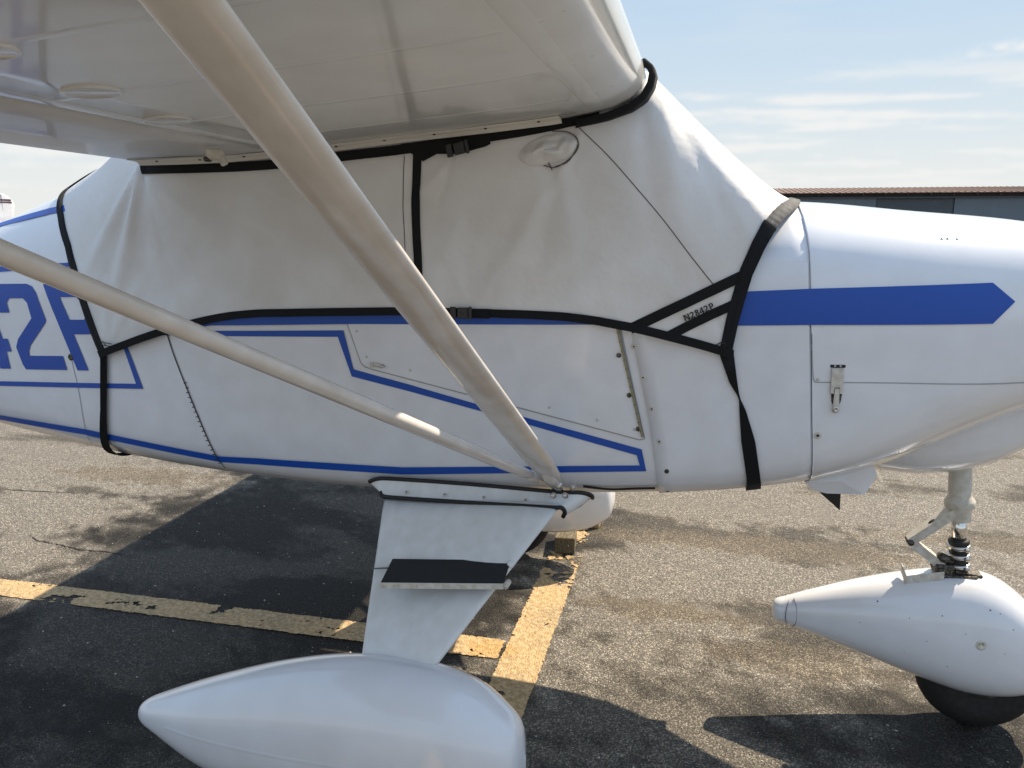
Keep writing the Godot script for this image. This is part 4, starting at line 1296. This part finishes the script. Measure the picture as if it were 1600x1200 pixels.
# ---------------------------------------------------------------- the canvas cover
func make_cover() -> void:
	var cover := thing("cabin_cover", "pale canvas cover with black webbing strapped over the aeroplane's cabin", "aircraft cover")
	var rows := []
	var ns := 120
	for i in ns + 1:
		var s := lerpf(-1.0, 1.0, float(i) / ns)
		if i == ns / 2: s = 0.0
		var x0 := cover_edge(false, s)
		var x1 := cover_edge(true, s)
		var r := PackedVector3Array()
		for j in 241:
			r.append(cover_pt(lerpf(x0, x1, j / 240.0), s))
		rows.append(r)
	# the right half runs hem to ridge, the left half ridge to hem
	var right := []
	var left := []
	for i in ns + 1:
		if i >= ns / 2:
			right.append(rows[i])
	for i in ns / 2 + 1:
		var r: PackedVector3Array = right[i].duplicate()
		for j in r.size(): r[j].z = -r[j].z
		left.append(r)
	var out := func(c: Vector3) -> Vector3: return Vector3(0, (c.y - 1.5) * 1.2, c.z)
	var cloth := Soup.new(true).grid(right, out)
	cloth.grid(left, out)
	var canvas := part("canvas", cloth.done(), M.canvas, cover)
	var cz := cover_z
	# webbing sewn round the edges
	part("hem", strap([-2.020, 1.248, -1.767, 1.333, -1.547, 1.389, -1.404, 1.410, -1.267, 1.418, -0.943, 1.431, -0.740, 1.434, -0.449, 1.432, -0.318, 1.423, -0.172, 1.400, -0.029, 1.368, 0.080, 1.340], 0.0245, cz, 0.006), M.webbing, cover)
	part("side_webbing", strap([-0.823, 1.905, -0.832, 1.728, -0.829, 1.570, -0.827, 1.44], 0.025, cz, 0.0055), M.webbing, cover)
	part("wing_root_webbing", strap([-1.784, 1.862, -1.579, 1.860, -1.305, 1.866, -1.040, 1.888, -0.878, 1.902, -0.732, 1.919, -0.563, 1.938, -0.436, 1.957, -0.30, 1.984], 0.028, cz, 0.007), M.webbing, cover)
	part("corner_webbing", strap([-0.199, 1.400, -0.043, 1.481, 0.112, 1.561], 0.029, cz, 0.0048), M.webbing, cover)
	part("corner_webbing", strap([-0.091, 1.384, 0.002, 1.436, 0.096, 1.484], 0.026, cz, 0.0044), M.webbing, cover)
	part("buckle_webbing", sheet([-0.872, 1.918, -0.872, 1.897, -0.840, 1.890, -0.806, 1.868, -0.764, 1.888, -0.700, 1.886, -0.62, 1.905, -0.605, 1.912, -0.608, 1.935, -0.74, 1.928], cz, 0.0085, 0.003), M.webbing, cover)
	part("buckle_webbing", sheet([-0.725, 1.447, -0.612, 1.447, -0.612, 1.418, -0.725, 1.420], cz, 0.0095, 0.003), M.webbing, cover)
	for b in [[-0.693, 1.901, 0.20], [-0.688, 1.434, 0.0]]:
		var m := Soup.new(false)
		m.box(Vector3(0.034, 0.033, 0.010), Transform3D(), 0.003)
		m.box(Vector3(0.018, 0.036, 0.007), Transform3D(Basis(), Vector3(-0.030, 0, 0)), 0.002)
		m.box(Vector3(0.010, 0.038, 0.012), Transform3D(Basis(), Vector3(0.022, 0, 0)), 0.003)
		m.box(Vector3(0.020, 0.010, 0.013), Transform3D(Basis(), Vector3(0, 0, 0)), 0.003)
		part("buckle", m.done(), M.buckle_plastic, cover, Transform3D(Basis(Vector3.BACK, b[2]), Vector3(b[0], b[1], cover_z(b[0], b[1]) + 0.016)))
	# the webbing that follows the wing's leading edge
	var lead := []
	var path := []
	for k in 33:
		var a := lerpf(-0.15, 2.0, k / 32.0)
		path.append([line_at([[-0.15, -0.36], [0.1, -0.28], [0.45, -0.222], [0.8, -0.190], [1.1, -0.175], [1.4, -0.172], [1.7, -0.180], [2.0, -0.20]], a), line_at([[-0.15, 1.972], [0.1, 1.989], [0.45, 2.010], [0.8, 2.034], [1.1, 2.060], [1.4, 2.082], [1.7, 2.100], [2.0, 2.112]], a), a])
	for q in path:
		var o := Vector2(cos(q[2] - PI / 2), sin(q[2] - PI / 2))
		var z := 0.528
		lead.append(PackedVector3Array([Vector3(q[0] + o.x * 0.003, q[1] + o.y * 0.003, z - 0.05), Vector3(q[0] + o.x * 0.003, q[1] + o.y * 0.003, z + 0.008), Vector3(q[0] + o.x * 0.006, q[1] + o.y * 0.006, z + 0.011), Vector3(q[0] + o.x * 0.020, q[1] + o.y * 0.020, z + 0.004), Vector3(q[0] + o.x * 0.022, q[1] + o.y * 0.022, z - 0.006), Vector3(q[0] + o.x * 0.024, q[1] + o.y * 0.024, z - 0.05)]))
	part("leading_edge_webbing", Soup.new(true).loft(lead).done(), M.webbing, cover)
	# front and rear edges over the top of the fuselage
	var edge := func(front: bool, s0: float, s1: float, a: float, b: float, lift: float, ruffle: float) -> ArrayMesh:
		var rr := []
		for i in 61:
			var s := lerpf(s0, s1, i / 60.0)
			var x := cover_edge(front, s)
			var l := lift + ruffle * sin(i * 1.9) * 0.5
			var r := PackedVector3Array()
			for k in [[a, -0.002], [a, l], [(a + b) / 2, l + 0.001], [b, l], [b, -0.004]]:
				r.append(cover_pt(x + k[0], s, k[1]))
			rr.append(r)
		return Soup.new(true).grid(rr, out).done()
	part("front_webbing", edge.call(true, 0.0, 0.53, -0.018, 0.015, 0.006, 0.0), M.webbing, cover)
	part("gathered_edge", edge.call(true, 0.53, 1.0, -0.015, 0.013, 0.005, 0.002), M.elastic, cover)
	part("rear_webbing", edge.call(false, 0.0, 1.0, -0.014, 0.013, 0.006, 0.0), M.webbing, cover)
	# straps under the belly
	var body := func(x: float, s: float, f: float) -> Vector3: return body_pt(x, s, 0.009 + f)
	part("strap", band_grid(func(y: float) -> float: return line_at([[1.34, 0.047], [1.256, 0.080], [1.214, 0.1075], [1.15, 0.114], [1.088, 0.121], [0.98, 0.142], [0.9, 0.150]], y),
		func(y: float) -> float: return line_at([[1.34, 0.087], [1.254, 0.102], [1.214, 0.1105], [1.178, 0.129], [1.091, 0.159], [0.95, 0.186], [0.9, 0.190]], y), -0.02, -1.0, 50, body), M.webbing, cover)
	part("strap", band_grid(func(y: float) -> float: return line_at([[1.25, -2.026], [1.047, -2.053], [0.893, -2.088], [0.86, -2.09]], y),
		func(y: float) -> float: return line_at([[1.25, -1.998], [1.05, -2.026], [0.894, -2.051], [0.86, -2.05]], y), -0.13, -1.0, 50, body), M.webbing, cover)
	# stitching, tie cords
	for l in [[-0.355, 1.950, -0.274, 1.875, -0.184, 1.777, -0.112, 1.695, -0.040, 1.605, 0.025, 1.527], [-0.865, 1.885, -0.871, 1.783, -0.870, 1.597, -0.866, 1.45]]:
		part("stitching", strap(l, 0.0022, cz, 0.0012, 0.0), M.thread, canvas)
	for l in [[0.022, 1.353, 0.070, 1.382], [0.040, 1.349, 0.068, 1.364], [0.052, 1.371, 0.066, 1.366], [-2.008, 1.296, -1.950, 1.290], [-2.000, 1.285, -1.952, 1.281], [-1.99, 1.296, -1.97, 1.281]]:
		part("tie_cord", strap(l, 0.0025, cz, 0.003, 0.001), M.thread, cover)
	# slack pocket of cloth sewn on with a coarse thread
	var pr := []
	for i in 25:
		var v := i / 24.0
		var r := PackedVector3Array()
		for j in 37:
			var u := j / 36.0
			var a := TAU * u
			var x := -0.440 + cos(a) * 0.082 * v
			var y := 1.894 + sin(a) * 0.040 * v + 0.18 * cos(a) * 0.080 * v
			var fold := 0.017 * (1.0 - pow(v, 3.0)) + 0.009 * sin(95.0 * (y - 0.25 * x) + 3.0 * fine.get_noise_2d(x * 40.0, 9.0)) * (1.0 - v * v) + 0.009 * fine.get_noise_2d(x * 60.0, y * 95.0) * (1.0 - v * v * v)
			r.append(Vector3(x, y, cover_z(x, y) + 0.002 + maxf(fold, -0.001) * 1.1))
		pr.append(r)
	part("vent_pocket", Soup.new(true).grid(pr, func(_c: Vector3) -> Vector3: return Vector3.BACK).done(), M.canvas, cover)
	for l in [[-0.452, 1.852, -0.430, 1.846, -0.400, 1.852, -0.368, 1.878, -0.355, 1.902, -0.362, 1.925, -0.388, 1.940, -0.43, 1.943], [-0.42, 1.848, -0.385, 1.858, -0.362, 1.890, -0.357, 1.905]]:
		part("pocket_stitching", strap(l, 0.0026, cz, 0.005, 0.002), M.brown_thread, cover)
	part("pocket_stitching", strap([-0.452, 1.882, -0.440, 1.862, -0.428, 1.838], 0.0026, cz, 0.0075, 0.004), M.brown_thread, cover)
	# lettering
	var tm := TextMesh.new()
	var font := SystemFont.new()
	font.font_names = PackedStringArray(["Droid Sans"])
	font.font_weight = 700
	tm.font = font
	tm.text = "N2842P"
	tm.font_size = 32
	tm.depth = 0.0006
	tm.pixel_size = 0.001
	var wide := tm.get_aabb().size.x
	tm.pixel_size = 0.001 * 0.0860 / wide
	part("registration_lettering", tm, M.thread, cover, Transform3D(Basis(Vector3.BACK, deg_to_rad(26.5)), Vector3(-0.013, 1.4525, cover_z(-0.013, 1.4525) + 0.004)))


# ---------------------------------------------------------------- chocks, hangar, far aeroplane
func make_surroundings() -> void:
	var c := thing("wheel_chock", "greyed wood block on the asphalt nearest the camera, before the far wheel", "wheel chock", Vector3(-0.655, 0, -1.125))
	part("block", Soup.new(false).box(Vector3(0.105, 0.088, 0.20), Transform3D(Basis(Vector3.UP, 0.10), Vector3(0, 0.045, -0.06)), 0.004).done(), M.grey_lumber, c)
	part("nail_head", Soup.new(true).lathe(Transform3D(Basis(Vector3.RIGHT, PI / 2), Vector3(0.03, 0.05, 0.042)), [[0.004, 0.0], [0.004, 0.002], [0.001, 0.003]], 8).done(), M.steel, c)
	c = thing("wheel_chock", "reddish brown lumber block behind the greyed one, half under the far wheel fairing", "wheel chock", Vector3(-0.62, 0, -1.52))
	part("block", Soup.new(false).box(Vector3(0.21, 0.085, 0.09), Transform3D(Basis(Vector3.UP, -0.05), Vector3(0, 0.044, 0)), 0.004).done(), M.lumber, c)
	part("nail_head", Soup.new(true).lathe(Transform3D(Basis(Vector3.RIGHT, PI / 2), Vector3(0.05, 0.05, 0.048)), [[0.004, 0.0], [0.004, 0.002], [0.001, 0.003]], 8).done(), M.steel, c)
	gravel()
	hangar()
	far_aircraft()


func gravel() -> void:
	var pebble := Soup.new(false)
	pebble.lathe(Transform3D(), [[0.3, -0.2], [1.0, 0.15], [0.8, 0.6], [0.25, 0.85]], 6)
	var mm := MultiMesh.new()
	mm.transform_format = MultiMesh.TRANSFORM_3D
	mm.mesh = pebble.done()
	mm.instance_count = 1500
	for i in 1500:
		var k := 0.0016 + 0.0030 * pow(rng.randf(), 4.0)
		var b := Basis(Vector3.UP, rng.randf() * TAU) * Basis.from_scale(Vector3(k * rng.randf_range(0.8, 1.7), k * 0.8, k))
		mm.set_instance_transform(i, Transform3D(b, Vector3(rng.randf_range(-4.3, 1.9), 0.001, rng.randf_range(-3.2, 0.8))))
	var o := MultiMeshInstance3D.new()
	o.name = "loose_grit"
	o.multimesh = mm
	o.material_override = M.pale_stone
	add_child(o)
	o.set_meta("kind", "stuff")
	o.set_meta("label", "loose pale grit scattered over the asphalt apron")
	o.set_meta("category", "grit")


func hangar() -> void:
	var h := thing("hangar", "long low metal hangar with rusty roof and blue grey sliding doors", "hangar", Vector3(20, 0, -62))
	var x0 := -19.0
	var x1 := 42.0
	var s := Soup.new(false)
	s.box(Vector3(x1 - x0, 3.5, 0.2), Transform3D(Basis(), Vector3((x0 + x1) / 2, 1.75, -0.5)))
	s.box(Vector3(x1 - x0, 3.5, 0.2), Transform3D(Basis(), Vector3((x0 + x1) / 2, 1.75, -14.0)))
	for x in [x0, x1]:
		s.box(Vector3(0.2, 3.5, 13.3), Transform3D(Basis(), Vector3(x, 1.75, -7.25)))
	part("wall", s.done(), M.hangar_dark, h)
	var r := Soup.new(false)
	var slope := atan2(0.62, 8.0)
	for side in [1.0, -1.0]:
		r.box(Vector3(x1 - x0 + 1.2, 0.06, 8.1), Transform3D(Basis(Vector3.RIGHT, slope * side), Vector3((x0 + x1) / 2, 3.98, -7.2 + 4.0 * side)))
	var roof := part("roof", r.done(), M.rust_roof, h)
	var ribs := Soup.new(false)
	for k in 150:
		var x := lerpf(x0 - 0.4, x1 + 0.4, k / 149.0)
		ribs.box(Vector3(0.05, 0.05, 8.0), Transform3D(Basis(Vector3.RIGHT, slope), Vector3(x, 4.02, -3.2)))
	var rb := part("roof_rib", ribs.done(), M.rust_roof, roof)
	rb.set_meta("kind", "stuff")
	part("roof_vent", Soup.new(true).tube([Vector3(11.2, 4.2, -7.0), Vector3(11.2, 4.62, -7.0), Vector3(11.2, 4.64, -7.0), Vector3(11.2, 4.72, -7.0)], [0.07, 0.07, 0.14, 0.02], 12).done(), M.hangar_dark, roof)
	part("eave_beam", Soup.new(false).box(Vector3(x1 - x0, 0.28, 0.12), Transform3D(Basis(), Vector3((x0 + x1) / 2, 3.50, 0.16))).done(), M.hangar_dark, h)
	part("door_track", Soup.new(false).box(Vector3(x1 - x0, 0.10, 0.10), Transform3D(Basis(), Vector3((x0 + x1) / 2, 3.35, 0.30))).done(), M.hangar_grey, h)
	for k in 40:
		part("rafter_end", Soup.new(false).box(Vector3(0.09, 0.10, 0.36), Transform3D(Basis(), Vector3(x0 + 0.9 + 1.5 * k, 3.56, 0.40))).done(), M.hangar_grey, h)
	part("flood_lamp", Soup.new(false).box(Vector3(0.45, 0.14, 0.2), Transform3D(Basis(), Vector3(2.3 - 0.0, 3.58, 0.62)), 0.03).done(), M.worn_white, h)
	# sliding door leaves of corrugated sheet on two tracks
	var edges := [-18.9, -13.4, -8.13, -2.90, 2.35, 7.6, 12.9, 18.2, 23.5, 28.8, 34.1, 39.4]
	for k in edges.size() - 1:
		var leaf := Soup.new(false)
		var a: float = edges[k]
		var b: float = edges[k + 1]
		var z := 0.04 if k % 2 == 0 else 0.14
		var n := int((b - a) / 0.15)
		for m in n:
			var u := lerpf(a, b, float(m) / n)
			var v := lerpf(a, b, float(m + 1) / n)
			var d0 := 0.03 * (m % 2)
			var d1 := 0.03 * ((m + 1) % 2)
			leaf.quad(Vector3(u, 0.03, z + d0), Vector3(v, 0.03, z + d1), Vector3(v, 3.36, z + d1), Vector3(u, 3.36, z + d0), Vector3.BACK)
		part("sliding_door", leaf.done(), M.hangar_blue if k % 2 == 1 else M.hangar_grey, h)


func far_aircraft() -> void:
	# parked with its tail towards the near aeroplane
	var a := thing("parked_aircraft", "distant white aeroplane whose fin with two maroon stripes shows at far left", "aeroplane", Vector3(-31.3, 0, -26.0))
	a.rotation.y = deg_to_rad(64.5)
	var fin := []
	for q in [[1.30, 0.55, 2.05, 0.05], [1.9, 1.15, 2.20, 0.05], [2.4, 1.45, 2.27, 0.045], [2.62, 1.55, 2.19, 0.04], [2.78, 1.58, 2.03, 0.03], [2.87, 1.62, 1.86, 0.02], [2.90, 1.68, 1.76, 0.005]]:
		var r := PackedVector3Array()
		for k in 18:
			var t := TAU * k / 18.0
			r.append(Vector3(lerpf(q[1], q[2], 0.5 + 0.5 * cos(t)), q[0], q[3] * sin(t)))
		fin.append(r)
	var f := part("tail_fin", Soup.new(true).loft(fin).done(), M.white_gloss, a)
	for q in [[2.64, 2.575, 2.15, 2.19], [2.535, 2.48, 2.17, 2.08]]:
		part("stripe", Soup.new(false).box(Vector3(0.7, q[0] - q[1], 0.10), Transform3D(Basis(), Vector3(q[2] - 0.36, (q[0] + q[1]) / 2, 0))).done(), M.maroon_paint, f)
	part("rudder_gap", Soup.new(false).box(Vector3(0.012, 1.3, 0.094), Transform3D(Basis(), Vector3(1.76, 2.2, 0))).done(), M.faint_gap, f)
	var body := []
	for q in [[2.1, 1.35, 0.05, 0.10], [1.0, 1.32, 0.16, 0.20], [-0.5, 1.27, 0.34, 0.36], [-2.0, 1.35, 0.52, 0.58], [-3.2, 1.35, 0.54, 0.60], [-3.9, 1.20, 0.50, 0.42], [-5.0, 1.15, 0.40, 0.36], [-5.5, 1.15, 0.18, 0.18]]:
		var r := PackedVector3Array()
		for k in 24:
			var t := TAU * k / 24.0
			r.append(Vector3(q[0], q[1] + q[3] * sin(t), q[2] * cos(t)))
		body.append(r)
	part("fuselage", Soup.new(true).loft(body).done(), M.white_paint, a)
	part("cabin_window", Soup.new(false).box(Vector3(1.5, 0.35, 1.07), Transform3D(Basis(), Vector3(-2.6, 1.62, 0)), 0.08).done(), M.window_glass, a)
	for side in [1.0, -1.0]:
		var st := []
		var w := []
		for q in [[0.1, 1.05, 1.95], [1.6, 1.25, 1.85]]:
			var r := PackedVector3Array()
			for k in 16:
				var t := TAU * k / 16.0
				r.append(Vector3(lerpf(q[1], q[2], 0.5 + 0.5 * cos(t)), 1.42 + 0.04 * sin(t), q[0] * side))
			st.append(r)
		part("tailplane", Soup.new(true).loft(st).done(), M.white_paint, a)
		for q in [[0.3, -3.6, -2.0], [4.9, -3.5, -2.3]]:
			var r := PackedVector3Array()
			for k in 20:
				var t := TAU * k / 20.0
				r.append(Vector3(lerpf(q[1], q[2], 0.5 + 0.5 * cos(t)), 1.02 + 0.05 * q[0] + 0.10 * sin(t), q[0] * side))
			w.append(r)
		part("wing", Soup.new(true).loft(w).done(), M.white_paint, a)
		part("gear_leg", Soup.new(true).tube([Vector3(-2.7, 1.1, 1.3 * side), Vector3(-2.7, 0.2, 1.35 * side)], [0.05, 0.04]).done(), M.steel, a)
		tyre("main_tyre", Vector3(-2.7, 0.2, 1.4 * side), 0.2, 0.08, a)
	part("gear_leg", Soup.new(true).tube([Vector3(-4.6, 0.95, 0), Vector3(-4.6, 0.2, 0)], [0.05, 0.04]).done(), M.steel, a)
	tyre("nose_tyre", Vector3(-4.6, 0.18, 0.08), 0.18, 0.07, a)


func _ready() -> void:
	rng.seed = 11
	fine.noise_type = FastNoiseLite.TYPE_SIMPLEX_SMOOTH
	fine.fractal_octaves = 3
	fine.frequency = 0.25
	fine.seed = 17
	make_camera_and_light()
	make_materials()
	make_ground()
	make_aircraft()
	make_cover()
	make_surroundings()
